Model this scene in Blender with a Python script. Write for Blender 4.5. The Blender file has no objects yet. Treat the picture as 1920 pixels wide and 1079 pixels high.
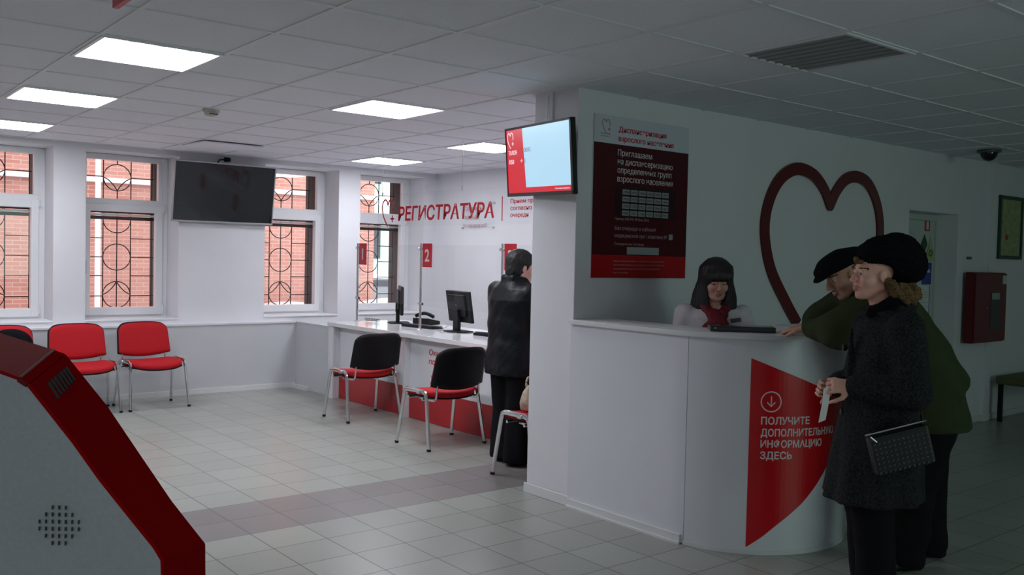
import bpy, bmesh, math, random
import numpy as np
from mathutils import Vector, Matrix
random.seed(4)
PI = math.pi
SC = bpy.context.scene
COL = SC.collection

# ------------------------------------------------------------------ camera
H = 2.48
cam_d = bpy.data.cameras.new('camera'); cam = bpy.data.objects.new('camera', cam_d); COL.objects.link(cam)
cam_d.sensor_width = 36.0; cam_d.lens = 36 * 1713.96 / 1920; cam_d.clip_start = 0.05; cam_d.clip_end = 300
R_, U_, F_ = Vector((0.7791, -0.6265, 0.0224)), Vector((0.0028, 0.0392, 0.9992)), Vector((0.6269, 0.7785, -0.0323))
cam.matrix_world = Matrix(((R_.x, U_.x, -F_.x, 0), (R_.y, U_.y, -F_.y, 0), (R_.z, U_.z, -F_.z, 1.468), (0, 0, 0, 1)))
SC.camera = cam
# ------------------------------------------------------------------ sky, exposure
world = bpy.data.worlds.new('sky'); SC.world = world; world.use_nodes = True
bg = world.node_tree.nodes['Background']; bg.inputs[0].default_value = (0.93, 0.97, 1.0, 1); bg.inputs[1].default_value = 2.7
SC.view_settings.view_transform = 'Standard'; SC.view_settings.look = 'None'
SC.view_settings.exposure = 0.0; SC.view_settings.gamma = 1.0; SC.view_settings.use_curve_mapping = False
LAMP = 23.0            # radiance of the lit ceiling panels
# area fills added out of view to lift the dark side and foreground
def area(name, loc, size, power, color, rot=(0, 0, 0)):
    d = bpy.data.lights.new(name, 'AREA'); d.shape = 'RECTANGLE'; d.size, d.size_y = size; d.energy = power; d.color = color
    o = bpy.data.objects.new(name, d); o.location = loc; o.rotation_euler = rot; COL.objects.link(o); return o
area('fill_rear_right', (4.6, -3.45, 1.55), (2.2, 1.5), 35, (0.70, 1.0, 0.87), (PI / 2, 0, 0))   # added greenish fill from behind the camera, no entrance is built
area('fill_far_right', (11.0, 1.2, 2.42), (0.6, 0.6), 2.5, (0.60, 1.0, 0.78))  # added weak green fill at the far right, no fitting behind it
area('fill_behind', (-1.2, -1.0, 2.42), (1.2, 0.6), 28, (0.92, 0.96, 1.0))  # added ambient fill above and behind the camera, an invented source

# ------------------------------------------------------------------ materials
def mat(name, col, rough=0.5, metal=0.0, noise=0.0, nscale=20.0, bump=0.0, bscale=200.0, spec=0.5, emis=None, estr=0.0, coat=0.0, sheen=0.0):
    m = bpy.data.materials.new(name); m.use_nodes = True; nt = m.node_tree; b = nt.nodes['Principled BSDF']
    b.inputs['Base Color'].default_value = (*col, 1); b.inputs['Roughness'].default_value = rough; b.inputs['Metallic'].default_value = metal
    b.inputs['Specular IOR Level'].default_value = spec; b.inputs['Coat Weight'].default_value = coat; b.inputs['Sheen Weight'].default_value = sheen
    tc = nt.nodes.new('ShaderNodeTexCoord')
    if noise > 0:
        n = nt.nodes.new('ShaderNodeTexNoise'); n.inputs['Scale'].default_value = nscale; n.inputs['Detail'].default_value = 4
        nt.links.new(tc.outputs['Object'], n.inputs['Vector'])
        mr = nt.nodes.new('ShaderNodeMapRange'); mr.inputs['To Min'].default_value = 1 - noise; mr.inputs['To Max'].default_value = 1 + noise
        mr.inputs['From Min'].default_value = .3; mr.inputs['From Max'].default_value = .7
        nt.links.new(n.outputs['Fac'], mr.inputs['Value'])
        mx = nt.nodes.new('ShaderNodeVectorMath'); mx.operation = 'SCALE'; mx.inputs[0].default_value = col
        nt.links.new(mr.outputs['Result'], mx.inputs['Scale']); nt.links.new(mx.outputs['Vector'], b.inputs['Base Color'])
    if bump > 0:
        n2 = nt.nodes.new('ShaderNodeTexNoise'); n2.inputs['Scale'].default_value = bscale; n2.inputs['Detail'].default_value = 3
        nt.links.new(tc.outputs['Object'], n2.inputs['Vector'])
        bp = nt.nodes.new('ShaderNodeBump'); bp.inputs['Strength'].default_value = bump; bp.inputs['Distance'].default_value = 0.004
        nt.links.new(n2.outputs['Fac'], bp.inputs['Height']); nt.links.new(bp.outputs['Normal'], b.inputs['Normal'])
    if emis:
        b.inputs['Emission Color'].default_value = (*emis, 1); b.inputs['Emission Strength'].default_value = estr
    return m

def glass_mat(name, tint=(1, 1, 1), refl=1.0):
    m = bpy.data.materials.new(name); m.use_nodes = True; nt = m.node_tree; nt.nodes.clear()
    out = nt.nodes.new('ShaderNodeOutputMaterial'); t = nt.nodes.new('ShaderNodeBsdfTransparent'); t.inputs[0].default_value = (*tint, 1)
    g = nt.nodes.new('ShaderNodeBsdfGlossy'); g.inputs['Roughness'].default_value = 0.02
    f = nt.nodes.new('ShaderNodeFresnel'); f.inputs[0].default_value = 1.45
    ml = nt.nodes.new('ShaderNodeMath'); ml.operation = 'MULTIPLY'; ml.inputs[1].default_value = refl
    mx = nt.nodes.new('ShaderNodeMixShader')
    gm = nt.nodes.new('ShaderNodeNewGeometry'); iv = nt.nodes.new('ShaderNodeMath'); iv.operation = 'SUBTRACT'; iv.inputs[0].default_value = 1.0
    m2 = nt.nodes.new('ShaderNodeMath'); m2.operation = 'MULTIPLY'      # reflect on the outer faces only
    nt.links.new(gm.outputs['Backfacing'], iv.inputs[1]); nt.links.new(f.outputs[0], ml.inputs[0])
    nt.links.new(ml.outputs[0], m2.inputs[0]); nt.links.new(iv.outputs[0], m2.inputs[1]); nt.links.new(m2.outputs[0], mx.inputs[0])
    nt.links.new(t.outputs[0], mx.inputs[1]); nt.links.new(g.outputs[0], mx.inputs[2]); nt.links.new(mx.outputs[0], out.inputs[0])
    return m

M = {}
M['wall'] = mat('wall_paint', (0.76, 0.76, 0.80), 0.7, noise=.02, nscale=3, bump=.25, bscale=260)
M['lowwall'] = mat('low_wall_paint', (0.60, 0.61, 0.64), 0.45, noise=.02, nscale=3)
M['white'] = mat('white_plastic', (0.80, 0.80, 0.83), 0.3)
M['board'] = mat('white_laminate', (0.74, 0.75, 0.80), 0.22, noise=.01, nscale=3)
M['worktop'] = mat('worktop_laminate', (0.80, 0.80, 0.83), 0.10)
M['ctile'] = mat('ceiling_tile', (0.83, 0.83, 0.89), 0.9, noise=.05, nscale=90, bump=.5, bscale=300)
M['tbar'] = mat('ceiling_grid_metal', (0.76, 0.76, 0.79), 0.5)
M['chrome'] = mat('chrome', (0.75, 0.75, 0.76), 0.14, metal=1)
M['steel'] = mat('brushed_steel', (0.62, 0.62, 0.63), 0.28, metal=1)
M['redfab'] = mat('red_upholstery', (0.50, 0.008, 0.016), 0.75, noise=.12, nscale=250, bump=.4, bscale=500, spec=.3)
M['blackpl'] = mat('black_plastic', (0.008, 0.008, 0.010), 0.5, noise=.1, nscale=60, spec=.22)
M['blackgl'] = mat('black_gloss', (0.010, 0.010, 0.012), 0.15)
M['greypl'] = mat('grey_plastic', (0.10, 0.10, 0.11), 0.4)
M['signred'] = mat('sign_red', (0.55, 0.008, 0.020), 0.35)
M['deskred'] = mat('desk_vinyl_red', (0.60, 0.004, 0.010), 0.28)
M['heartred'] = mat('heart_dark_red', (0.115, 0.004, 0.009), 0.3)
M['kickred'] = mat('kick_panel_red', (0.42, 0.012, 0.020), 0.25)
M['posterdark'] = mat('poster_maroon', (0.070, 0.004, 0.009), 0.22)
M['posterred'] = mat('poster_red', (0.42, 0.002, 0.006), 0.3)
M['posterwhite'] = mat('poster_white', (0.62, 0.64, 0.72), 0.3)
M['textwhite'] = mat('lettering_white', (0.72, 0.66, 0.68), 0.5)
M['textpink'] = mat('lettering_pale', (0.42, 0.25, 0.27), 0.5)
M['textred'] = mat('lettering_red', (0.50, 0.008, 0.03), 0.4)
M['textgrey'] = mat('lettering_grey', (0.30, 0.22, 0.26), 0.5)
M['cell'] = mat('cell_grey', (0.30, 0.32, 0.33), 0.4)
M['ink'] = mat('ink_black', (0.02, 0.02, 0.02), 0.5)
M['paper'] = mat('paper', (0.75, 0.76, 0.76), 0.6)
M['kioskgrey'] = mat('kiosk_grey_paint', (0.30, 0.335, 0.345), 0.55, noise=.04, nscale=150, bump=.15, bscale=400)
M['kioskred'] = mat('kiosk_red_paint', (0.24, 0.003, 0.004), 0.65, noise=.05, nscale=150, bump=.15, bscale=400, spec=0)
M['kiosktop'] = mat('kiosk_lid_red', (0.24, 0.003, 0.004), 0.75, noise=.05, nscale=150, spec=.03)
M['slot'] = mat('slot_dark', (0.03, 0.035, 0.035), 0.6)
M['grille'] = mat('grille_iron', (0.035, 0.022, 0.022), 0.6)
M['jamb'] = mat('outer_wall_brown', (0.075, 0.055, 0.055), 0.8, noise=.2, nscale=30)
M['snow'] = mat('snow', (0.88, 0.90, 0.93), 0.8, noise=.03, nscale=2)
M['pipe'] = mat('white_pipe', (0.95, 0.95, 0.97), 0.5)
M['skin'] = mat('skin', (0.80, 0.43, 0.33), 0.5, noise=.04, nscale=40)
M['skin2'] = mat('skin_older', (0.60, 0.32, 0.23), 0.55, noise=.08, nscale=60)
M['lip'] = mat('lips', (0.55, 0.20, 0.17), 0.4)
M['eyewhite'] = mat('eye', (0.55, 0.52, 0.50), 0.2)
M['iris'] = mat('iris', (0.03, 0.02, 0.015), 0.1)
M['brow'] = mat('brow_hair', (0.03, 0.018, 0.012), 0.8)
M['hairblack'] = mat('black_hair', (0.010, 0.008, 0.009), 0.6, noise=.3, nscale=80)
M['hairbob'] = mat('brown_black_hair', (0.022, 0.016, 0.018), 0.45, noise=.3, nscale=80)
M['hairgrey'] = mat('grey_hair', (0.12, 0.10, 0.085), 0.8, noise=.3, nscale=150)
M['hairbrown'] = mat('light_brown_hair', (0.15, 0.09, 0.04), 0.8, noise=.6, nscale=120, bump=1, bscale=200, spec=.2)
M['tweed'] = mat('grey_tweed', (0.020, 0.022, 0.024), 0.95, noise=.75, nscale=130, bump=.8, bscale=250, spec=.15)
M['knit'] = mat('black_knit', (0.006, 0.006, 0.008), 0.95, noise=.4, nscale=90, bump=1, bscale=160, spec=.1)
M['green'] = mat('olive_coat', (0.038, 0.050, 0.022), 0.85, noise=.15, nscale=8, spec=.15)
M['trouser'] = mat('black_trousers', (0.007, 0.007, 0.009), 0.9, spec=.15)
M['leather'] = mat('black_leather', (0.006, 0.007, 0.010), 0.42, noise=.2, nscale=8, bump=.5, bscale=60, spec=.2)
M['blouse'] = mat('white_blouse', (0.80, 0.74, 0.78), 0.8, noise=.05, nscale=20)
M['scarf'] = mat('red_scarf', (0.20, 0.006, 0.018), 0.6, noise=.2, nscale=14)
M['bagblack'] = mat('black_bag_leather', (0.008, 0.010, 0.011), 0.35)
M['beige'] = mat('beige_leather', (0.45, 0.36, 0.27), 0.5, noise=.2, nscale=30)
M['firered'] = mat('fire_cabinet_red', (0.13, 0.003, 0.009), 0.4)
M['doorp'] = mat('door_white', (0.55, 0.60, 0.58), 0.5)
M['greenframe'] = mat('frame_dark_green', (0.02, 0.05, 0.03), 0.4)
M['diploma'] = mat('diploma_paper', (0.34, 0.38, 0.18), 0.6, noise=.25, nscale=18)
M['signgreen'] = mat('sign_dark_green', (0.02, 0.07, 0.04), 0.5)
M['signyellow'] = mat('sign_yellow', (0.42, 0.48, 0.22), 0.5)
M['signblue'] = mat('sign_blue', (0.02, 0.05, 0.30), 0.5)
M['bench'] = mat('bench_olive', (0.10, 0.11, 0.04), 0.7)
M['plinth'] = mat('plinth_white', (0.72, 0.73, 0.74), 0.35)
M['glass'] = glass_mat('window_glass', (0.97, 0.98, 0.98))
M['screen'] = glass_mat('partition_glass', (0.97, 0.98, 0.98), 0.8)
M['acryl'] = glass_mat('acrylic', (0.985, 0.99, 0.99), 0.4)
M['tv1'] = mat('dark_tv_screen', (0.012, 0.016, 0.018), 0.06, spec=.6)
M['tvsilver'] = mat('tv_silver', (0.45, 0.46, 0.48), 0.35, metal=.6)
M['lampglow'] = mat('lamp_diffuser', (0.8, 0.8, 0.8), 0.5, emis=(0.925, 0.945, 1.0), estr=LAMP)
M['scrblue'] = mat('screen_light_blue', (0.1, 0.1, 0.1), 0.3, emis=(0.40, 0.66, 0.84), estr=1.0)
M['scrred'] = mat('screen_red', (0.1, 0.0, 0.0), 0.3, emis=(0.62, 0.012, 0.030), estr=0.9)
M['scrwhite'] = mat('screen_white', (0.1, 0.1, 0.1), 0.3, emis=(0.9, 0.8, 0.85), estr=0.9)
M['scrink'] = mat('screen_ink', (0.05, 0.02, 0.03), 0.3, emis=(0.16, 0.14, 0.22), estr=0.8)
M['car'] = mat('car_grey_paint', (0.25, 0.25, 0.27), 0.4)
M['mint'] = mat('pale_green_render', (0.55, 0.68, 0.60), 0.8)
M['carglass'] = mat('car_glass', (0.05, 0.05, 0.06), 0.1)

def brick_mat():
    m = bpy.data.materials.new('red_brick'); m.use_nodes = True; nt = m.node_tree; b = nt.nodes['Principled BSDF']; b.inputs['Roughness'].default_value = .9
    g = nt.nodes.new('ShaderNodeNewGeometry'); sp = nt.nodes.new('ShaderNodeSeparateXYZ'); cb = nt.nodes.new('ShaderNodeCombineXYZ')
    nt.links.new(g.outputs['Position'], sp.inputs[0]); nt.links.new(sp.outputs[0], cb.inputs[0]); nt.links.new(sp.outputs[2], cb.inputs[1])
    br = nt.nodes.new('ShaderNodeTexBrick'); br.inputs['Scale'].default_value = 1.0
    br.inputs['Brick Width'].default_value = .20; br.inputs['Row Height'].default_value = .060; br.inputs['Mortar Size'].default_value = .005
    br.inputs['Color1'].default_value = (.66, .29, .235, 1); br.inputs['Color2'].default_value = (.55, .20, .155, 1); br.inputs['Mortar'].default_value = (.74, .50, .44, 1)
    nt.links.new(cb.outputs[0], br.inputs['Vector'])
    n = nt.nodes.new('ShaderNodeTexNoise'); n.inputs['Scale'].default_value = .8; nt.links.new(cb.outputs[0], n.inputs['Vector'])
    mr = nt.nodes.new('ShaderNodeMapRange'); mr.inputs['From Min'].default_value = .35; mr.inputs['From Max'].default_value = .65; mr.inputs['To Min'].default_value = .0; mr.inputs['To Max'].default_value = .45
    nt.links.new(n.outputs['Fac'], mr.inputs['Value'])
    mx = nt.nodes.new('ShaderNodeMix'); mx.data_type = 'RGBA'; nt.links.new(mr.outputs[0], mx.inputs['Factor']); nt.links.new(br.outputs['Color'], mx.inputs['A']); mx.inputs['B'].default_value = (.72, .42, .36, 1)
    nt.links.new(mx.outputs['Result'], b.inputs['Base Color'])
    return m
M['brick'] = brick_mat()

TX, TY, TT = 2.4993, 5.0889, 0.2904
def floor_mat():
    m = bpy.data.materials.new('floor_tiles'); m.use_nodes = True; nt = m.node_tree; b = nt.nodes['Principled BSDF']
    N, L = nt.nodes.new, nt.links.new
    def math_(op, a, c=None, d=None):
        n = N('ShaderNodeMath'); n.operation = op
        for i, v in enumerate((a, c, d)):
            if v is None: continue
            if isinstance(v, (int, float)): n.inputs[i].default_value = v
            else: L(v, n.inputs[i])
        return n.outputs[0]
    g = N('ShaderNodeNewGeometry'); sp = N('ShaderNodeSeparateXYZ'); L(g.outputs['Position'], sp.inputs[0])
    u = math_('DIVIDE', math_('SUBTRACT', sp.outputs[0], TX), TT); v = math_('DIVIDE', math_('SUBTRACT', sp.outputs[1], TY), TT)
    fu, fv = math_('FRACT', u), math_('FRACT', v)
    iu, iv = math_('FLOOR', u), math_('FLOOR', v)
    eu = math_('ABSOLUTE', math_('SUBTRACT', fu, .5)); ev = math_('ABSOLUTE', math_('SUBTRACT', fv, .5))
    grout = math_('GREATER_THAN', math_('MAXIMUM', eu, ev), .4905)
    cb = N('ShaderNodeCombineXYZ'); L(iu, cb.inputs[0]); L(iv, cb.inputs[1])
    wn = N('ShaderNodeTexWhiteNoise'); L(cb.outputs[0], wn.inputs['Vector'])
    stripe = math_('MULTIPLY', math_('LESS_THAN', v, 0.0), math_('GREATER_THAN', v, -2.0))
    m1 = N('ShaderNodeMix'); m1.data_type = 'RGBA'; L(stripe, m1.inputs['Factor']); m1.inputs['A'].default_value = (.335, .345, .315, 1); m1.inputs['B'].default_value = (.235, .215, .21, 1)
    var = math_('ADD', math_('MULTIPLY', wn.outputs['Value'], .12), .94)
    nz = N('ShaderNodeTexNoise'); nz.inputs['Scale'].default_value = 60; nz.inputs['Detail'].default_value = 5; L(g.outputs['Position'], nz.inputs['Vector'])
    var2 = math_('MULTIPLY', var, math_('ADD', math_('MULTIPLY', nz.outputs['Fac'], .16), .92))
    sc = N('ShaderNodeVectorMath'); sc.operation = 'SCALE'; L(m1.outputs['Result'], sc.inputs[0]); L(var2, sc.inputs['Scale'])
    m2 = N('ShaderNodeMix'); m2.data_type = 'RGBA'; L(grout, m2.inputs['Factor']); L(sc.outputs[0], m2.inputs['A']); m2.inputs['B'].default_value = (.085, .085, .078, 1)
    L(m2.outputs['Result'], b.inputs['Base Color'])
    b.inputs['Roughness'].default_value = .30; b.inputs['Specular IOR Level'].default_value = .38
    bp = N('ShaderNodeBump'); bp.inputs['Strength'].default_value = .25; bp.inputs['Distance'].default_value = .003; L(math_('SUBTRACT', 1.0, grout), bp.inputs['Height']); L(bp.outputs[0], b.inputs['Normal'])
    return m
M['floor'] = floor_mat()

# ------------------------------------------------------------------ mesh helpers
class MB:
    def __init__(s): s.v = []; s.f = []; s.m = []
    def poly(s, pts, mi=0):
        n = len(s.v); s.v += [tuple(p) for p in pts]; s.f.append(list(range(n, n + len(pts)))); s.m.append(mi); return s
    def box(s, x0, x1, y0, y1, z0, z1, mi=0):
        return s.obox(Vector(((x0 + x1) / 2, (y0 + y1) / 2, (z0 + z1) / 2)), ((x1 - x0) / 2, (y1 - y0) / 2, (z1 - z0) / 2), Matrix.Identity(3), mi)
    def obox(s, c, h, rot, mi=0):
        n = len(s.v); c = Vector(c)
        for sx, sy, sz in ((-1, -1, -1), (1, -1, -1), (1, 1, -1), (-1, 1, -1), (-1, -1, 1), (1, -1, 1), (1, 1, 1), (-1, 1, 1)):
            s.v.append(tuple(c + rot @ Vector((sx * h[0], sy * h[1], sz * h[2]))))
        for q in ((0, 3, 2, 1), (4, 5, 6, 7), (0, 1, 5, 4), (1, 2, 6, 5), (2, 3, 7, 6), (3, 0, 4, 7)):
            s.f.append([n + i for i in q]); s.m.append(mi)
        return s
    def tube(s, pts, r, seg=10, closed=False, flat=1.0, up=None, mi=0, r1=None):
        pts = [Vector(p) for p in pts]; n0 = len(s.v); k = len(pts)
        for i, p in enumerate(pts):
            a = pts[(i - 1) % k] if (closed or i > 0) else p
            b = pts[(i + 1) % k] if (closed or i < k - 1) else p
            t = (b - a).normalized()
            w = Vector(up) if up is not None else (Vector((0, 0, 1)) if abs(t.z) < .9 else Vector((1, 0, 0)))
            x = t.cross(w).normalized(); y = x.cross(t).normalized()
            rr = r if r1 is None else r + (r1 - r) * i / max(1, k - 1)
            for j in range(seg):
                an = 2 * PI * j / seg
                s.v.append(tuple(p + x * math.cos(an) * rr + y * math.sin(an) * rr * flat))
        m = k if closed else k - 1
        for i in range(m):
            for j in range(seg):
                a, b = n0 + i * seg, n0 + ((i + 1) % k) * seg; j2 = (j + 1) % seg
                s.f.append([a + j, a + j2, b + j2, b + j]); s.m.append(mi)
        if not closed:
            s.f.append([n0 + j for j in range(seg)][::-1]); s.m.append(mi)
            s.f.append([n0 + (k - 1) * seg + j for j in range(seg)]); s.m.append(mi)
        return s
    def cyl(s, a, b, r, seg=20, r1=None, mi=0): return s.tube([a, b], r, seg, r1=r1, mi=mi)
    def lathe(s, c, prof, seg=24, mi=0):     # prof: (r, z)
        n0 = len(s.v); k = len(prof)
        for r, z in prof:
            for j in range(seg): s.v.append((c[0] + r * math.cos(2 * PI * j / seg), c[1] + r * math.sin(2 * PI * j / seg), c[2] + z))
        for i in range(k - 1):
            for j in range(seg):
                j2 = (j + 1) % seg; a, b = n0 + i * seg, n0 + (i + 1) * seg; s.f.append([a + j, a + j2, b + j2, b + j]); s.m.append(mi)
        s.f.append([n0 + j for j in range(seg)][::-1]); s.m.append(mi); s.f.append([n0 + (k - 1) * seg + j for j in range(seg)]); s.m.append(mi)
        return s
    def prism(s, poly, fa, fb, mi=0):        # poly list of 2D, fa/fb maps 2D -> 3D for both ends
        n0 = len(s.v); k = len(poly)
        s.v += [tuple(fa(*p)) for p in poly] + [tuple(fb(*p)) for p in poly]
        s.f.append([n0 + i for i in range(k)][::-1]); s.m.append(mi); s.f.append([n0 + k + i for i in range(k)]); s.m.append(mi)
        for i in range(k):
            j = (i + 1) % k; s.f.append([n0 + i, n0 + j, n0 + k + j, n0 + k + i]); s.m.append(mi)
        return s
    def mesh(s, name):
        me = bpy.data.meshes.new(name); me.from_pydata(s.v, [], s.f)
        if any(s.m): me.polygons.foreach_set('material_index', s.m)
        bm = bmesh.new(); bm.from_mesh(me); bmesh.ops.recalc_face_normals(bm, faces=bm.faces); bm.to_mesh(me); bm.free()
        return me

def rootof(o):
    while o.parent: o = o.parent
    return o
def link(name, me, mats, parent=None, world=True, smooth=False, bevel=0.0, bseg=2):
    for m in (mats if isinstance(mats, (list, tuple)) else [mats]): me.materials.append(m)
    o = bpy.data.objects.new(name, me); COL.objects.link(o)
    if parent is not None:
        o.parent = parent
        if world: me.transform(rootof(parent).matrix_basis.inverted())
    elif world:
        co = np.empty(len(me.vertices) * 3); me.vertices.foreach_get('co', co); co = co.reshape(-1, 3)
        c = Vector(((co[:, 0].min() + co[:, 0].max()) / 2, (co[:, 1].min() + co[:, 1].max()) / 2, co[:, 2].min()))
        me.transform(Matrix.Translation(-c)); o.location = c
    if smooth:
        me.polygons.foreach_set('use_smooth', [True] * len(me.polygons))
        if smooth == 'auto':
            bm = bmesh.new(); bm.from_mesh(me)
            for e in bm.edges:
                if len(e.link_faces) == 2 and e.calc_face_angle(0) > math.radians(38): e.smooth = False
            bm.to_mesh(me); bm.free()
    if bevel:
        b = o.modifiers.new('bevel', 'BEVEL'); b.width = bevel; b.segments = bseg; b.limit_method = 'ANGLE'; b.angle_limit = math.radians(40)
    return o
def obj(name, mb, m, parent=None, **k): return link(name, mb.mesh(name), m, parent, **k)
def tag(o, label, cat, group=None):
    o['label'] = label; o['category'] = cat
    if group: o['group'] = group
    return o
def struct(name, mb, m, **k):
    o = obj(name, mb, m, **k); o['kind'] = 'structure'; return o
def thing(name, label, cat, loc=(0, 0, 0), rotz=0, group=None):
    o = bpy.data.objects.new(name, None); COL.objects.link(o); o.location = loc; o.rotation_euler = (0, 0, rotz); o.empty_display_size = .1
    o.matrix_basis = Matrix.Translation(loc) @ Matrix.Rotation(rotz, 4, 'Z')
    return tag(o, label, cat, group)
def sgroup(name, loc):
    o = bpy.data.objects.new(name, None); COL.objects.link(o); o.matrix_basis = Matrix.Translation(loc); o['kind'] = 'structure'; return o
def dup(root, loc, rotz=0, label=None, group=None):
    r = root.copy(); COL.objects.link(r); r.matrix_basis = Matrix.Translation(loc) @ Matrix.Rotation(rotz, 4, 'Z')
    if label: r['label'] = label
    if group: r['group'] = group
    for ch in list(root.children):
        c = ch.copy(); COL.objects.link(c); c.parent = r
        for g in list(ch.children):
            d = g.copy(); COL.objects.link(d); d.parent = c
    return r

def text_mb(s, cap, fn, bold=0.0, width=None, thick=0.0015, align='LEFT', slices=0.0, mi=0):
    """lettering: outline text as a mesh, cap = capital height, fn(x, y, d) -> world point (d = outward thickness)"""
    cu = bpy.data.curves.new('lettering', 'FONT'); cu.body = s; cu.size = cap / 0.73; cu.offset = bold * cap; cu.resolution_u = 3
    o = bpy.data.objects.new('lettering', cu); COL.objects.link(o); bpy.context.view_layer.update()
    me = bpy.data.meshes.new_from_object(o); bpy.data.objects.remove(o); bpy.data.curves.remove(cu)
    bm = bmesh.new(); bm.from_mesh(me); bpy.data.meshes.remove(me)
    xs = [v.co.x for v in bm.verts]; x0, x1 = min(xs), max(xs); k = 1.0 if width is None else width / (x1 - x0)
    off = -x0 if align == 'LEFT' else -(x0 + x1) / 2
    for v in bm.verts: v.co.x = (v.co.x + off) * k
    if slices:
        x = min(v.co.x for v in bm.verts) + slices; xe = max(v.co.x for v in bm.verts)
        while x < xe:
            bmesh.ops.bisect_plane(bm, geom=bm.verts[:] + bm.edges[:] + bm.faces[:], plane_co=(x, 0, 0), plane_no=(1, 0, 0)); x += slices
    bm.verts.ensure_lookup_table()
    out = MB(); n = len(bm.verts)
    for v in bm.verts: out.v.append(tuple(fn(v.co.x, v.co.y, thick)))
    for f in bm.faces: out.f.append([v.index for v in f.verts]); out.m.append(mi)
    for e in bm.edges:      # thin sides
        if len(e.link_faces) == 1:
            a, b = e.verts; i = len(out.v); out.v += [tuple(fn(a.co.x, a.co.y, 0)), tuple(fn(b.co.x, b.co.y, 0))]
            out.f.append([a.index, b.index, i + 1, i]); out.m.append(mi)
    bm.free(); return out
def join(*mbs):
    r = MB()
    for m in mbs:
        n = len(r.v); r.v += m.v; r.f += [[i + n for i in f] for f in m.f]; r.m += m.m
    return r
def ribbon(pts, w, fn, thick=.004, closed=False):
    """flat stroke of width w along 2D points, mapped by fn"""
    mb = MB(); k = len(pts); P = [Vector(p) for p in pts]; L_, R2 = [], []
    for i in range(k):
        a = P[i - 1] if (i > 0 or closed) else P[i]; b = P[(i + 1) % k] if (i < k - 1 or closed) else P[i]
        t = (b - a).normalized(); n = Vector((-t.y, t.x)); ww = w if not callable(w) else w(i / (k - 1))
        L_.append(P[i] + n * ww / 2); R2.append(P[i] - n * ww / 2)
    for i in range(k):
        for q in (L_[i], R2[i]): mb.v.append(tuple(fn(q.x, q.y, thick))); mb.v.append(tuple(fn(q.x, q.y, 0)))
    for i in range(k if closed else k - 1):
        a, b = 4 * i, 4 * ((i + 1) % k)
        mb.f += [[a, a + 2, b + 2, b], [a + 1, b + 1, b + 3, a + 3], [a, b, b + 1, a + 1], [a + 2, a + 3, b + 3, b + 2]]; mb.m += [0] * 4
    if not closed: mb.f += [[0, 1, 3, 2], [4 * k - 4, 4 * k - 2, 4 * k - 1, 4 * k - 3]]; mb.m += [0, 0]
    return mb
def catmull(pts, n=6, closed=False):
    P = [Vector(p) for p in pts]; out = []; k = len(P)
    for i in range(k if closed else k - 1):
        p0 = P[(i - 1) % k] if (closed or i > 0) else P[0] * 2 - P[1]; p1 = P[i]; p2 = P[(i + 1) % k]
        p3 = P[(i + 2) % k] if (closed or i + 2 < k) else P[-1] * 2 - P[-2]
        for j in range(n):
            t = j / n; out.append(.5 * ((2 * p1) + (p2 - p0) * t + (2 * p0 - 5 * p1 + 4 * p2 - p3) * t * t + (3 * p1 - p0 - 3 * p2 + p3) * t ** 3))
    if not closed: out.append(P[-1])
    return out
def arc(cx, cy, r, a0, a1, n=16): return [(cx + r * math.cos(math.radians(a0 + (a1 - a0) * i / n)), cy + r * math.sin(math.radians(a0 + (a1 - a0) * i / n))) for i in range(n + 1)]

# ================================================================== the setting
XR, YW, XC, YP, YC2 = 6.38, 9.446, 3.677, 3.979, 4.376
XL, XE, YF = -2.4, 12.4, -3.6
struct('floor', MB().box(XL - .2, XE + .2, YF - .2, YW, -.1, 0), M['floor'])
struct('ceiling', MB().box(XL - .2, XE + .2, YF - .2, YW + .3, H, H + .1), M['ctile'])
gb = MB(); GX0, GY0 = 1.792, 3.4013
for i in range(-8, 19):
    x = GX0 + .6 * i
    if XL < x < XE: gb.box(x - .012, x + .012, YF, YW, H - .006, H + .002)
for j in range(-12, 12):
    y = GY0 + .6 * j
    if YF < y < YW: gb.box(XL, XE, y - .012, y + .012, H - .0055, H + .0015)
struct('trim_1', gb, M['tbar'])          # suspended ceiling grid

WIN = [(1.146, 2.036), (2.321, 3.211), (4.14, 5.03), (5.308, 6.198)]
ZS, ZT = 0.765, 2.43
wb = MB()
edges = [XL - .2] + [e for w in WIN for e in w] + [XR + .2]
for i in range(0, len(edges), 2): wb.box(edges[i], edges[i + 1], YW, 9.86, 0, H + .05)
for a, b in WIN: wb.box(a, b, YW, 9.86, 0, ZS); wb.box(a, b, YW, 9.86, ZT, H + .05)
struct('wall_back', wb, M['wall'])
ob = MB()
for i in range(0, len(edges), 2):
    ob.box(edges[i] - (.07 if i else 0), edges[i + 1] + (.07 if i < len(edges) - 2 else 0), 9.87, 10.15, -1, 4)
for a, b in WIN: ob.box(a + .07, b - .07, 9.87, 10.15, -1, ZS + .04); ob.box(a + .07, b - .07, 9.87, 10.15, ZT - .03, 4)
struct('wall_outside', ob, M['jamb'])
struct('wall_right', MB().box(XR, XR + .2, YC2, YW, 0, H + .05), M['wall'])
struct('wall_left', MB().box(XL - .2, XL, YF, YW, 0, H + .05), M['wall'])
struct('wall_front', MB().box(XL - .2, XE + .2, YF - .2, YF, 0, H + .05), M['wall'])
struct('wall_end', MB().box(XE, XE + .2, YF, YP, 0, H + .05), M['wall'])
DX0, DX1, DZ = 7.55, 8.44, 1.955
pw = MB()
pw.box(XC, DX0, YP, YC2, 0, H + .05).box(DX1, XE + .2, YP, YC2, 0, H + .05).box(DX0, DX1, YP, YC2, DZ, H + .05)
pw.box(DX0, DX1, YP + .25, YC2, 0, DZ)
struct('wall_partition', pw, M['wall'], bevel=.004)
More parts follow.
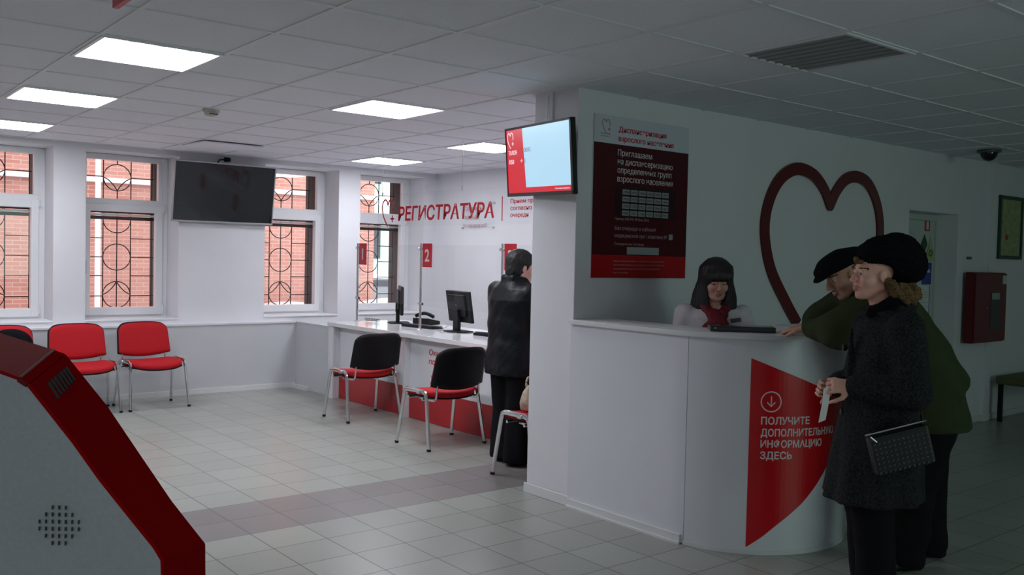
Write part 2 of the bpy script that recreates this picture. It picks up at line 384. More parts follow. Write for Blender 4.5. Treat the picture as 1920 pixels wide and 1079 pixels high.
struct('trim_2', MB().box(9.03, 9.13, YP - .03, YP, 0, .77).box(9.03, 9.13, YP - .03, YP, 1.44, H), M['wall'])     # boxed pipe beside the frame
struct('trim_3', MB().box(XL, 4.45, 9.29, YW, 0, .705), M['lowwall'])      # boxed-in radiators under the windows
struct('trim_4', MB().box(XL, 4.45, 9.28, YW, .705, .722), M['white'])
struct('baseboard_back', MB().box(XL, 4.44, 9.278, 9.29, 0, .05), M['plinth'])
struct('baseboard_partition', MB().box(XC - .014, 3.655, YP - .014, YC2 + .005, 0, .062).box(4.9, DX0, YP - .014, YP, 0, .062).box(DX1, 9.02, YP - .014, YP, 0, .062).box(9.12, XE, YP - .014, YP, 0, .062), M['plinth'], bevel=.004)
struct('baseboard_right', MB().box(XR - .014, XR, YC2, YW, 0, .06), M['plinth'])
struct('trim_5', MB().box(XC - .012, XC, 4.20, 4.26, 1.9, H), M['white'])  # cable duct above the hanging screen

# windows
for n, (a, b) in enumerate(WIN):
    w = sgroup('window_%d' % (n + 1), ((a + b) / 2, 9.83, ZS))
    f = MB(); y0, y1 = 9.79, 9.86
    f.box(a, a + .06, y0, y1, ZS, ZT).box(b - .065, b, y0, y1, ZS, ZT)
    for z0_, z1_ in ((ZT - .06, ZT - .001), (ZS + .001, ZS + .05), (1.915, 1.98)): f.box(a + .05, b - .055, y0 + .002, y1 - .002, z0_, z1_)
    fr = obj('window_frame', f, M['white'], w, bevel=.006)
    s = MB(); y0 = 9.772
    s.box(a + .05, a + .125, y0, y1 - .01, ZS + .03, 1.925).box(b - .125, b - .055, y0, y1 - .01, ZS + .03, 1.925)
    s.box(a + .12, b - .12, y0, y1 - .01, ZS + .03, ZS + .11).box(a + .12, b - .12, y0, y1 - .01, 1.85, 1.925)
    sa = obj('window_sash', s, M['white'], w, bevel=.006)
    s2 = MB().box(a + .05, a + .09, 9.785, 9.85, 1.97, ZT - .05).box(b - .10, b - .055, 9.785, 9.85, 1.97, ZT - .05)
    obj('transom_bead', s2, M['white'], w, bevel=.004)
    obj('window_pane', MB().box(a + .12, b - .12, 9.815, 9.82, ZS + .10, 1.86), M['glass'], w)
    obj('window_pane', MB().box(a + .08, b - .09, 9.815, 9.82, 1.975, ZT - .055), M['glass'], w)
    hd = MB().box(a + .075, a + .10, 9.755, 9.772, 1.30, 1.37).box(a + .08, a + .095, 9.735, 9.755, 1.22, 1.345)
    obj('window_handle', hd, M['white'], sa, bevel=.003)
    for z in (ZS + .06, 1.86): obj('window_hinge', MB().cyl((b - .05, 9.768, z), (b - .05, 9.768, z + .07), .008, 10), M['white'], sa)
    obj('window_sill', MB().box(a - .0, b + .0, YW - .012, 9.79, ZS - .005, ZS + .012), M['white'], w, bevel=.004)

# iron grilles outside each window
def grille(n, a, b, label):
    t = thing('window_grille', label, 'grille', ((a + b) / 2, 10.0, ZS), 0, 'iron grilles behind the windows')
    c = (a + b) / 2; y = 10.02; r = .0055
    g = MB(); x0, x1 = a + .075, b - .075
    for x in (x0 + .02, c - .137, c + .137, x1 - .02): g.tube([(x, y, ZS + .05), (x, y, ZT - .04)], r, 6)
    g.tube([(c, y, ZS + .05), (c, y, 2.075)], r, 6)
    g.tube([(c, y, 2.35), (c, y, ZT - .04)], r, 6)
    for z in (.98, 1.19, 1.385, 1.58, 1.78, 2.215):
        g.tube([(x0, y, z), (c - .137, y, z)], r, 6).tube([(c + .137, y, z), (x1, y, z)], r, 6)
    obj('grille_bars', g, M['grille'], t)
    for z in (.993, 1.385, 1.775, 2.21):
        obj('grille_ring', MB().tube([(p[0], y, p[1]) for p in arc(c, z, .137, 0, 360, 36)[:-1]], r, 6, closed=True), M['grille'], t)
    for s in (-1, 1):
        for cv in ([(.137, .993), (.09, 1.02), (.035, 1.075), (0, 1.13)], [(.137, 2.21), (.09, 2.185), (.035, 2.13), (0, 2.075)]):
            obj('grille_petal', MB().tube([(c + s * q[0], y, q[1]) for q in catmull(cv, 6)], r, 6), M['grille'], t)
    obj('grille_rail', MB().box(x0 - .005, x1 + .005, 9.93, 9.96, 1.772, 1.806).box(x0, x1, 9.93, 9.95, 1.838, 1.862), M['grille'], t)
    obj('grille_flap', MB().box(x0 - .005, x1 + .005, 9.935, 9.95, 1.810, 1.832), M['pipe'], t)
GL = ['iron circle grille behind the leftmost window, cut by the photo edge', 'iron circle grille behind the window left of the wall television',
      'iron circle grille behind the window right of the wall television', 'iron circle grille behind the window at the counter corner']
for n, (a, b) in enumerate(WIN): grille(n, a, b, GL[n])

# door in the partition
d = sgroup('door_1', ((DX0 + DX1) / 2, YP + .24, 0))
obj('door_frame', MB().box(DX1 - .06, DX1, YP + .17, YP + .25, 0, DZ).box(DX0, DX0 + .06, YP + .17, YP + .25, 0, DZ).box(DX0 + .055, DX1 - .055, YP + .172, YP + .248, DZ - .06, DZ - .001), M['doorp'], d, bevel=.006)
obj('door_leaf', MB().box(DX0 + .06, DX1 - .06, YP + .19, YP + .235, .01, DZ - .06), M['doorp'], d, bevel=.003)
yl = YP + .19
arch = [(8.08, .25), (8.08, 1.6)] + arc(7.89, 1.6, .19, 0, 180, 14)[1:] + [(7.70, .25)]
pm = MB().tube([(p[0], yl - .002, p[1]) for p in arch], .012, 6, closed=True)
obj('door_moulding', pm, M['doorp'], d)
obj('door_handle', MB().cyl((7.68, yl, 1.0), (7.68, yl - .05, 1.0), .01, 10).cyl((7.68, yl - .05, 1.0), (7.80, yl - .05, 1.0), .009, 10), M['chrome'], d)
def on_door(name, label, mb, m, extra=None, cat='sign'):
    o = obj(name, mb, m); tag(o, label, cat)
    if extra:
        for nm, e, em in extra: obj(nm, e, em, o)
    return o
def dprism(poly, dz, m0=0): return MB().prism(poly, lambda x, z: (x, yl, z), lambda x, z: (x, yl - dz, z))
def part_in(o, name, mb, m):           # child of a top-level mesh: shift into its frame
    return obj(name, mb, m, o)
s1 = thing('fire_sign', 'small red fire sign at the top of the white door', 'sign', (8.24, yl - .002, 1.83))
obj('sign_plate', dprism([(8.19, 1.80), (8.28, 1.80), (8.28, 1.92), (8.19, 1.92)], .004), M['signred'], s1)
obj('extinguisher_symbol', MB().box(8.215, 8.255, yl - .006, yl - .004, 1.815, 1.885).box(8.228, 8.242, yl - .006, yl - .004, 1.885, 1.905), M['textwhite'], s1)
s2 = tag(obj('diamond_sign', dprism([(8.13, 1.68), (8.19, 1.59), (8.25, 1.68), (8.19, 1.77)], .004), M['signgreen']), 'dark green diamond sign on the white door', 'sign')
s3 = thing('triangle_sign', 'pale yellow triangle warning sign on the white door', 'sign', (8.31, yl - .002, 1.52))
obj('sign_plate', MB().prism([(8.22, 1.53), (8.38, 1.53), (8.30, 1.75)], lambda x, z: (x, yl - .004, z), lambda x, z: (x, yl - .008, z)), M['signyellow'], s3)
obj('warning_symbol', MB().tube([(p[0], yl - .009, p[1]) for p in arc(8.30, 1.60, .028, 0, 360, 16)[:-1]], .005, 5, closed=True), M['signgreen'], s3)
s4 = thing('blue_sign', 'small dark blue notice with a white mark above the door notice sheet', 'sign', (8.28, yl - .002, 1.36))
obj('sign_plate', dprism([(8.17, 1.31), (8.34, 1.31), (8.34, 1.51), (8.17, 1.51)], .004), M['signblue'], s4)
obj('sign_mark', dprism([(8.25, 1.42), (8.31, 1.42), (8.30, 1.45), (8.26, 1.44)], .006), M['textwhite'], s4)
s5 = thing('notice_sheet', 'printed notice sheet with blue edge hanging on the white door', 'notice', (8.24, yl - .002, .98))
obj('sheet', dprism([(8.10, .96), (8.31, .96), (8.31, 1.30), (8.10, 1.30)], .003), M['paper'], s5)
obj('sheet_border', dprism([(8.10, .955), (8.315, .955), (8.315, .965), (8.10, .965)], .005).prism([(8.31, .96), (8.318, .96), (8.318, 1.30), (8.31, 1.30)], lambda x, z: (x, yl, z), lambda x, z: (x, yl - .005, z)), M['signblue'], s5)
pl_ = MB()
for i in range(12):
    wdt = .17 if i % 4 else .10; pl_.box(8.12, 8.12 + wdt, yl - .0045, yl - .003, 1.26 - i * .024, 1.264 - i * .024)
obj('printed_lines', pl_, M['cell'], s5)

# ================================================================== ceiling lamps
def lamp(x, y, label):
    t = thing('ceiling_light', label, 'ceiling light', (x + .3, y + .3, H - .012), 0, 'lit ceiling panels')
    f = MB(); z0, z1 = H - .012, H - .001
    f.box(x + .004, x + .596, y + .004, y + .022, z0, z1).box(x + .004, x + .596, y + .578, y + .596, z0, z1).box(x + .004, x + .022, y + .022, y + .578, z0, z1).box(x + .578, x + .596, y + .022, y + .578, z0, z1)
    obj('lamp_frame', f, M['white'], t)
    # louvre mirror: the lit field ends in a shallow scallop under each of the four tubes
    pts = [(x + .022, y + .578), (x + .578, y + .578)]
    for k in range(4):
        for j in range(9):
            u = 1 - (k + j / 8) / 4; pts.append((x + .022 + .556 * u, y + .022 + .085 * (1 - math.sin(PI * j / 8) ** .7)))
    obj('diffuser', MB().prism(pts, lambda a, b: (a, b, H - .008), lambda a, b: (a, b, H - .0045)), M['lampglow'], t)
    obj('reflector', MB().box(x + .022, x + .578, y + .022, y + .578, H - .004, H - .001), M['white'], t)
lamp(1.192, 4.60, 'largest lit ceiling panel at the upper left of the photo')
lamp(1.192, 6.40, 'lit ceiling panel in the left row, second from the camera')
lamp(1.192, 8.20, 'lit ceiling panel at the left edge of the photo nearest the windows')
lamp(2.992, 5.20, 'lit ceiling panel in the middle of the room, left of the hanging screen')
lamp(4.792, 6.40, 'lit ceiling panel directly left of the hanging screen')
lamp(4.792, 8.20, 'small lit ceiling panel above the corner window')
t = thing('unlit_ceiling_light', 'dark unlit ceiling panel above the reception desk', 'ceiling light', (3.892, 2.50, H - .012))
x, y = 3.592, 2.20; z0, z1 = H - .012, H - .001
obj('lamp_frame', MB().box(x + .004, x + .596, y + .004, y + .022, z0, z1).box(x + .004, x + .596, y + .578, y + .596, z0, z1).box(x + .004, x + .022, y + .022, y + .578, z0, z1).box(x + .578, x + .596, y + .022, y + .578, z0, z1), M['tbar'], t)
lv = MB()
for k in range(1, 8): lv.box(x + .022 + k * .0695, x + .024 + k * .0695, y + .022, y + .578, H - .011, H - .003)
obj('louvre', lv, mat('louvre_grey', (.26, .27, .27), .6, spec=.2), t); obj('reflector', MB().box(x + .022, x + .578, y + .022, y + .578, H - .003, H - .001), mat('dull_reflector', (.34, .36, .36), .6, spec=.2), t)

t = thing('smoke_detector', 'small round smoke detector on the ceiling in front of the wall television', 'smoke detector', (2.414, 6.457, H - .045))
obj('detector_base', MB().lathe((2.414, 6.457, H - .006), [(.055, -.016), (.06, -.010), (.06, 0)]), mat('detector_cream', (.50, .50, .44), .5), t, smooth='auto')
obj('detector_head', MB().lathe((2.414, 6.457, H - .022), [(.03, -.028), (.042, -.022), (.048, -.012), (.048, 0)]), mat('detector_head_cream', (.48, .48, .42), .5), t, smooth='auto')
obj('detector_slot', MB().box(2.384, 2.444, 6.400, 6.412, H - .043, H - .038), M['blackpl'], t)
def dome(name, x, y, r, label):
    t = thing(name, label, 'camera', (x, y, H - .1))
    obj('camera_base', MB().lathe((x, y, H - .006), [(r * 1.25, -.02), (r * 1.35, -.012), (r * 1.35, 0)]), M['greypl'], t, smooth='auto')
    obj('camera_dome', MB().lathe((x, y, H - .026), [(.002, -r)] + [(r * math.cos(a), -r * math.sin(a)) for a in (1.3, 1.0, .7, .4, .15, 0)]), M['blackgl'], t, smooth='auto')
dome('dome_camera', 8.05, 3.56, .07, 'black dome camera on the dark ceiling at the upper right')
t = thing('wall_camera', 'small black camera on a bracket above the wall television', 'camera', (3.66, YW - .05, 2.42))
obj('camera_arm', MB().tube([(3.60, YW, 2.385), (3.60, YW - .03, 2.40), (3.61, YW - .05, 2.425), (3.66, YW - .07, 2.43)], .007, 8), M['blackpl'], t)
obj('camera_body', MB().tube([(3.655, YW - .07, 2.43), (3.70, YW - .11, 2.428)], .026, 14, r1=.022), M['blackpl'], t, smooth='auto')
# hanging red sign at the top left edge
t = thing('hanging_sign', 'dark red sign hanging from the ceiling at the top left photo edge', 'sign', (.86, 2.75, 2.25))
obj('sign_board', MB().box(.852, .872, 2.30, 3.16, 2.25, 2.47), M['signred'], t, bevel=.002)
for yy in (2.45, 3.0): obj('hanger', MB().cyl((.862, yy, 2.469), (.862, yy, H), .004, 8), M['steel'], t)
# one tile sits a little low
tl = MB().obox(((2.992 + 3.592) / 2, 8.5, H - .014), (.285, .285, .006), Matrix.Rotation(math.radians(1.4), 3, 'X'))
o = struct('trim_6', tl, M['ctile'])

# ================================================================== televisions
t = thing('wall_television', 'large dark switched-off television with silver rim between two windows', 'television', (3.66, YW - .09, 1.78))
rot = Matrix.Rotation(math.radians(8), 3, 'X'); cT = Vector((3.655, 9.352, 2.075)); hw, hh = .540, .312
def P3(c, rot, v): return Vector(c) + rot @ Vector(v)
obj('tv_body', MB().obox(P3(cT, rot, (0, .026, 0)), (hw * .97, .02, hh * .96), rot), M['blackpl'], t, bevel=.006)
fr = MB()
fr.obox(P3(cT, rot, (0, 0, hh - .005)), (hw, .014, .006), rot).obox(P3(cT, rot, (0, 0, -hh + .008)), (hw, .014, .009), rot)
fr.obox(P3(cT, rot, (-hw + .005, 0, 0)), (.006, .014, hh), rot).obox(P3(cT, rot, (hw - .005, 0, 0)), (.006, .014, hh), rot)
obj('tv_rim', fr, M['tvsilver'], t, bevel=.002)
obj('tv_screen', MB().obox(P3(cT, rot, (0, 0, 0)), (hw - .011, .008, hh - .012), rot), M['tv1'], t)
obj('wall_bracket', MB().box(3.5, 3.8, 9.40, YW, 1.95, 2.15), M['blackpl'], t)

A = Vector((3.487, 3.815, 0)); B = Vector((3.660, 4.625, 0)); wd = (B - A).length; dx = (A - B).normalized()   # dx: image left -> right
nz = Vector((0, 0, 1)).cross(dx) * -1; nz = nz if nz.x < 0 else -nz
tilt = math.radians(5); ctr = (A + B) / 2 + Vector((0, 0, 2.064)); rx = Matrix((dx, -nz, Vector((0, 0, 1)))).transposed()
rx = rx @ Matrix.Rotation(.030, 3, 'Y') @ Matrix.Rotation(tilt, 3, 'X')
hw2, hh2 = wd / 2, .216
t = thing('hanging_television', 'lit ticket screen in a black frame mounted on the white column', 'television', (ctr.x, ctr.y, 1.83))
def q2(x, y, dd=0): return P3(ctr, rx, (x, -dd, y))
def rbox(x0, x1, y0, y1, d0, d1, mi=0): return MB().obox(q2((x0 + x1) / 2, (y0 + y1) / 2, (d0 + d1) / 2), ((x1 - x0) / 2, (d1 - d0) / 2, (y1 - y0) / 2), rx, mi)
obj('tv_body', rbox(-hw2, hw2, -hh2, hh2, -.03, 0), M['blackpl'], t, bevel=.005)
obj('tv_rim', join(rbox(-hw2, hw2, hh2 - .014, hh2, 0, .006), rbox(-hw2, hw2, -hh2, -hh2 + .022, 0, .006), rbox(-hw2, -hw2 + .014, -hh2, hh2, 0, .006), rbox(hw2 - .016, hw2, -hh2, hh2, 0, .006)), M['blackgl'], t)
sx0, sx1, sy0, sy1 = -hw2 + .014, hw2 - .016, -hh2 + .022, hh2 - .014
sc = obj('tv_screen', rbox(sx0, sx1, sy0, sy1, 0, .002), M['scrblue'], t)
wr = .195 * (sx1 - sx0) / .72
obj('red_column', MB().prism([(sx0, sy0), (sx0 + wr + .03, sy0), (sx0 + wr, sy1), (sx0, sy1)], lambda x, y: q2(x, y, .002), lambda x, y: q2(x, y, .003)), M['scrred'], sc)
obj('red_footer', rbox(sx0 + wr, sx1, sy0, sy0 + .032, .002, .0031), M['scrred'], sc)
def heart_pts(cx, cy, s):
    raw = [(.18, -.62), (-.05, -.80), (-.34, -.38), (-.50, .0), (-.48, .32), (-.27, .5), (-.08, .42), (0, .25), (.1, .42), (.28, .5), (.47, .34), (.50, .06), (.47, -.1)]
    raw[0:2] = [(.0, -.78)]
    return [(cx + p[0] * s, cy + p[1] * s) for p in [tuple(v) for v in catmull(raw, 5)]]
def heart_logo(cx, cy, s, w, fn, thick=.001):
    h = ribbon(heart_pts(cx, cy, s), w, fn, thick)
    px, py = cx + .42 * s, cy - .42 * s
    return join(h, ribbon([(px - .16 * s, py), (px + .16 * s, py)], w, fn, thick), ribbon([(px, py - .16 * s), (px, py + .16 * s)], w, fn, thick))
f3 = lambda x, y, dd: q2(x, y, .0032 + dd)
obj('heart_logo', heart_logo(sx0 + .055, sy1 - .055, .075, .006, f3), M['scrwhite'], sc)
fL = lambda x0, y0, e=.0032: (lambda x, y, dd: q2(x0 + x, y0 + y, e + dd))
obj('lettering', text_mb('ТАЛОН', .026, fL(sx0 + .022, sy1 - .155), .02, .115, .0006), M['scrwhite'], sc)
obj('lettering', text_mb('А50', .028, fL(sx0 + .022, sy1 - .212), .02, .072, .0006), M['scrwhite'], sc)
obj('arrow', join(ribbon([(sx0 + wr - .035, sy1 - .198), (sx0 + wr - .010, sy1 - .198)], .004, f3, .0006), ribbon([(sx0 + wr - .021, sy1 - .188), (sx0 + wr - .010, sy1 - .198), (sx0 + wr - .021, sy1 - .208)], .004, f3, .0006)), M['scrwhite'], sc)
obj('lettering', text_mb('Поликлиника здоровья', .008, fL(sx1 - .19, sy0 + .012), .0, .17, .0006), M['scrwhite'], sc)
obj('lettering', text_mb('ОКНО', .026, fL(sx0 + wr + .014, sy1 - .147, .0022), .0, .088, .0006), M['scrink'], sc)
obj('lettering', text_mb('3', .028, fL(sx0 + wr + .016, sy1 - .212, .0022), .0, None, .0006), M['scrink'], sc)

obj('tv_bracket', MB().box(3.60, XC, 4.12, 4.26, 1.95, 2.18), M['blackpl'], t)
obj('tv_cable', MB().tube([(3.62, 4.23, 2.20), (3.655, 4.235, 2.32), (3.66, 4.235, H - .02)], .004, 6), M['white'], t)

# ================================================================== poster
t = thing('health_poster', 'tall maroon health check poster with white lettering beside the column', 'poster', (4.22, YP - .02, 1.36))
px0, px1 = 3.800, 4.652; yp = YP - .008
fp = lambda x, z, dd: (x, yp - .004 - dd, z)
obj('poster_backing', MB().box(px0, px1, yp, YP - .002, 1.36, 2.343), M['white'], t)
obj('header_panel', MB().box(px0, px1, yp - .004, yp, 2.175, 2.343), M['posterwhite'], t)
bd = obj('maroon_panel', MB().box(px0, px1, yp - .004, yp, 1.50, 2.175), M['posterdark'], t)
obj('red_panel', MB().box(px0, px1, yp - .004, yp, 1.36, 1.50), M['posterred'], t)
def T(s, x, z, cap, w=None, bold=.0): return text_mb(s, cap, lambda a, b, dd: fp(x + a, z + b, dd), bold, w, .0012)
obj('heart_logo', join(heart_logo(3.895, 2.285, .062, .005, fp), T('Поликлиника', 3.85, 2.228, .008, .085), T('Здоровье', 3.85, 2.212, .008, .075)), M['textgrey'], t)
obj('lettering', T('Диспансеризация', 4.003, 2.252, .033, .43, .025), M['textred'], t)
obj('lettering', T('взрослого населения', 4.003, 2.197, .033, .50, .025), M['textred'], t)
obj('lettering', T('Приглашаем', 4.00, 2.108, .038, .305), M['textwhite'], t)
obj('lettering', T('на диспансеризацию', 4.00, 2.056, .038, .50), M['textwhite'], t)
obj('lettering', T('определенных групп', 4.00, 2.003, .038, .49), M['textwhite'], t)
obj('lettering', T('взрослого населения', 4.00, 1.950, .038, .505), M['textwhite'], t)
obj('lettering', T('Приказ МЗ РФ №36ан 2015', 3.99, 1.716, .016, .30), M['textpink'], t)
obj('lettering', T('Без очереди в кабинет', 3.99, 1.655, .024, .37), M['textpink'], t)
obj('lettering', T('медицинской профилактики №', 3.99, 1.610, .024, .475), M['textpink'], t)
obj('lettering', T('Понедельник-пятница', 3.99, 1.562, .017, .26), M['textpink'], t)
obj('lettering', T('Лица, не подошедшие по возрасту для прохождения', 3.985, 1.460, .010, .46), M['textpink'], t)
obj('lettering', T('диспансеризации, могут пройти профилактический', 3.985, 1.436, .010, .46), M['textpink'], t)
obj('lettering', T('медицинский осмотр в кабинете медицинской', 3.985, 1.412, .010, .42), M['textpink'], t)
obj('lettering', T('профилактики', 3.985, 1.388, .010, .13), M['textpink'], t)
obj('white_field', MB().box(4.10, 4.39, yp - .0055, yp - .004, 1.506, 1.552), M['cell'], t)
obj('white_field', MB().box(4.483, 4.518, yp - .0055, yp - .004, 1.606, 1.642), M['cell'], t)
pk = obj('table_pocket', MB().box(3.99, 4.53, yp - .008, yp - .004, 1.735, 1.925), mat('pocket_dark', (.035, .010, .014), .08), t)
for r in range(4):
    for c in range(6):
        xx, zz = 4.045 + c * .0715, 1.905 - r * .043
        yc = obj('year_cell', MB().box(xx, xx + .062, yp - .0095, yp - .008, zz - .032, zz), M['cell'], t)
        obj('year_number', text_mb(str(1994 - 3 * (r * 6 + c)), .017, lambda a, b, dd: (xx + .008 + a, yp - .0095 - dd, zz - .025 + b), .01, .046, .0008), M['ink'], yc)

# ================================================================== big heart on the wall
HP = [(5.938, 1.022), (5.779, 1.19), (5.585, 1.43), (5.500, 1.692), (5.535, 1.906), (5.665, 2.085), (5.86, 2.172), (6.075, 2.145), (6.225, 2.05), (6.318, 1.93),
      (6.405, 2.05), (6.53, 2.145), (6.69, 2.172), (6.865, 2.122), (7.005, 1.965), (7.06, 1.765), (7.03, 1.56), (6.93, 1.37)]
hc = catmull(HP[:10], 6); hc2 = catmull(HP[9:], 6)
fw = lambda x, z, dd: (x, YP - .002 - dd, z)
# two limbs meeting in the cleft
o = join(ribbon([tuple(p) for p in hc], .092, fw, .02), ribbon([tuple(p) for p in hc2], .092, lambda x, z, dd: (x, YP - .002 - dd * .98, z), .02), MB().tube([(6.318, YP - .002, 1.93), (6.318, YP - .0214, 1.93)], .046, 24))
tag(obj('heart_emblem', o, M['heartred']), 'large dark red heart outline mounted on the wall behind the reception desk', 'wall decoration')

# ================================================================== registry counter
XT = 4.375
mods = [(8.35, 7.02, 'counter module nearest the windows with red kick panel'), (7.02, 5.66, 'middle counter module with red lettering behind the second black chair'), (5.66, YC2 + .01, 'counter module behind the standing person in leather, next to the column')]
for i, (ya, yb, lab) in enumerate(mods):
    t = thing('counter_module', 'white ' + lab, 'counter', (4.8, (ya + yb) / 2, 0), 0, 'registry counter modules')
    obj('end_panel', MB().box(4.41, 5.1, ya - .018, ya, 0, .735), M['board'], t, bevel=.001)
    if i == 2: obj('end_panel', MB().box(4.41, 5.1, yb, yb + .018, 0, .735), M['board'], t, bevel=.001)
    fy0, fy1 = yb + (.018 if i == 2 else 0.001), ya - .019
    obj('front_panel', MB().box(4.47, 4.488, fy0, fy1, .278, .735), M['board'], t, bevel=.001)
    obj('kick_panel', MB().box(4.468, 4.488, fy0, fy1, .004, .276), M['kickred'], t, bevel=.001)
    if i == 0:
        obj('side_board', MB().box(4.39, 4.41, ya - .03, ya + .07, 0, .735), M['board'], t)
    if i == 1:
        ft = lambda x0, z0: (lambda a, b, dd: (4.470 - dd, x0 - a, z0 + b))
        obj('lettering', text_mb('Окно', .050, ft(6.69, .600), .02, .21, .0012), M['textred'], t)
        obj('lettering', text_mb('подачи', .050, ft(6.69, .520), .02, .30, .0012), M['textred'], t)
        lb = obj('info_label', MB().box(4.466, 4.470, 6.50, 6.66, .31, .435), M['paper'], t)
        obj('printed_lines', join(text_mb('Талон', .022, lambda a, b, dd: (4.466 - dd, 6.655 - a, .40 + b), .02, .10, .0008), MB().box(4.465, 4.466, 6.54, 6.65, .35, .357).box(4.465, 4.466, 6.54, 6.65, .365, .372).box(4.465, 4.466, 6.54, 6.65, .33, .337)), M['ink'], lb)
tag(obj('worktop', MB().box(XT, 5.28, YC2 + .005, 8.42, .736, .775), M['worktop'], bevel=.003), 'long glossy white worktop running over the registry counter modules', 'worktop')
tag(obj('low_partition', join(MB().box(4.45, 4.47, 8.421, YW, 0, .705), MB().box(4.442, 4.478, 8.421, YW, .705, .722)), M['lowwall']), 'low grey-white panel closing the gap between counter and window wall', 'partition')
tag(obj('corner_plinth', MB().box(4.395, 4.45, 8.95, 9.277, 0, .035), M['plinth']), 'short loose white plinth strip lying at the foot of the low panel', 'skirting')

# poles with glass screens and number plates
PY = [8.51, 7.20, 5.968]
for i, y in enumerate(PY):
    t = thing('screen_post', ['chrome post carrying number plate 1 nearest the windows', 'chrome post carrying number plate 2 in the middle of the counter', 'chrome post carrying number plate 3 beside the person in leather'][i], 'post', (4.70, y - .0, .775), 0, 'chrome counter posts')
    yy = y if i else 8.395
    obj('pole', MB().cyl((4.70, yy, .78), (4.70, yy, 1.585), .0125, 16), M['chrome'], t, smooth='auto')
    obj('base_flange', MB().lathe((4.70, yy, .775), [(.03, 0), (.03, .006), (.016, .014)]), M['chrome'], t, smooth='auto')
    for z in (1.02, 1.535):
        obj('glass_clamp', MB().cyl((4.70, yy - .035, z), (4.70, yy + .035, z), .011, 12).lathe((4.70, yy, z - .015), [(.018, 0), (.018, .03)], 12), M['chrome'], t, smooth='auto')
    py0 = yy - .03
    pn = thing('number_plate', 'red plate with white number %d at the top of a counter post' % (i + 1), 'sign', (4.70, py0 - .08, 1.365), 0, 'red window number plates')
    obj('plate', MB().box(4.694, 4.698, py0 - .155, py0, 1.365, 1.585), M['signred'], pn)
    obj('number', text_mb('123'[i], .115, lambda a, b, dd: (4.694 - dd, py0 - .0775 - a, 1.42 + b), .025, None, .0012, 'CENTER'), M['textwhite'], pn)
PY2 = [8.395, 7.20, 5.968, YC2 + .03]
for i in range(3):
    ya, yb = PY2[i] - .022, PY2[i + 1] + .022
    tag(obj('glass_screen', MB().box(4.701, 4.707, yb, ya, 1.0, 1.57), M['screen']), ['clear glass screen between posts 1 and 2', 'clear glass screen between posts 2 and 3', 'clear glass screen between post 3 and the column'][i], 'glass screen', 'counter glass screens')

# hanging acrylic sign РЕГИСТРАТУРА
t = thing('registry_sign', 'clear hanging sign with red heart and large red РЕГИСТРАТУРА lettering', 'sign', (4.58, 6.4, 1.75))
xs = 4.578
obj('acrylic_panel', MB().box(xs, xs + .006, 4.9, 7.80, 1.74, 2.05), M['acryl'], t)
fs = lambda y0, z0: (lambda a, b, dd: (xs - dd, y0 - a, z0 + b))
rl = obj('lettering', text_mb('РЕГИСТРАТУРА', .128, fs(7.42, 1.797), .03, 1.48, .002), M['signred'], t)
# lean forward like an italic
for v in rl.data.vertices: v.co.y -= (v.co.z - (1.797 - 1.75)) * .10
obj('heart_logo', heart_logo(0, 0, .20, .016, lambda a, b, dd: (xs - dd, 7.61 - a, 1.90 + b), .002), M['signred'], t)
obj('divider', MB().box(xs - .002, xs, 5.828, 5.838, 1.765, 1.965), M['signred'], t)
obj('lettering', text_mb('Прием производится', .034, fs(5.725, 1.905), .015, .62, .002), M['signred'], t)
obj('lettering', text_mb('согласно электронной', .034, fs(5.725, 1.85), .015, .66, .002), M['signred'], t)
obj('lettering', text_mb('очереди', .034, fs(5.725, 1.795), .015, .225, .002), M['signred'], t)
for yy in (7.72, 6.40, 5.1):
    obj('suspension_wire', MB().cyl((xs + .003, yy, 2.05), (xs + .003, yy, H - .006), .0018, 6), M['steel'], t)
    obj('wire_clip', MB().cyl((xs + .003, yy, 2.035), (xs + .003, yy, 2.075), .007, 10), M['steel'], t)
t = thing('cloakroom_notice', 'clear wall plaque with faded red notice behind the hanging registry sign', 'sign', (XR - .02, 8.57, 1.78))
obj('clear_plaque', MB().box(XR - .022, XR - .018, 8.24, 8.90, 1.78, 2.12), M['acryl'], t)
fr_ = lambda y0, z0: (lambda a, b, dd: (XR - .0225 - dd, y0 - a, z0 + b))
obj('lettering', text_mb('Сдавать', .045, fr_(8.84, 2.02), .0, .36, .001), mat('faded_lettering', (.45, .25, .28), .5), t)
obj('lettering', text_mb('одежду', .045, fr_(8.84, 1.92), .0, .30, .001), mat('faded_lettering', (.45, .25, .28), .5), t)
obj('lettering', text_mb('в гардероб', .045, fr_(8.84, 1.82), .0, .46, .001), mat('faded_lettering', (.45, .25, .28), .5), t)
for yy in (8.27, 8.87):
    for zz in (1.81, 2.09): obj('standoff', MB().cyl((XR, yy, zz), (XR - .028, yy, zz), .011, 10), M['steel'], t)

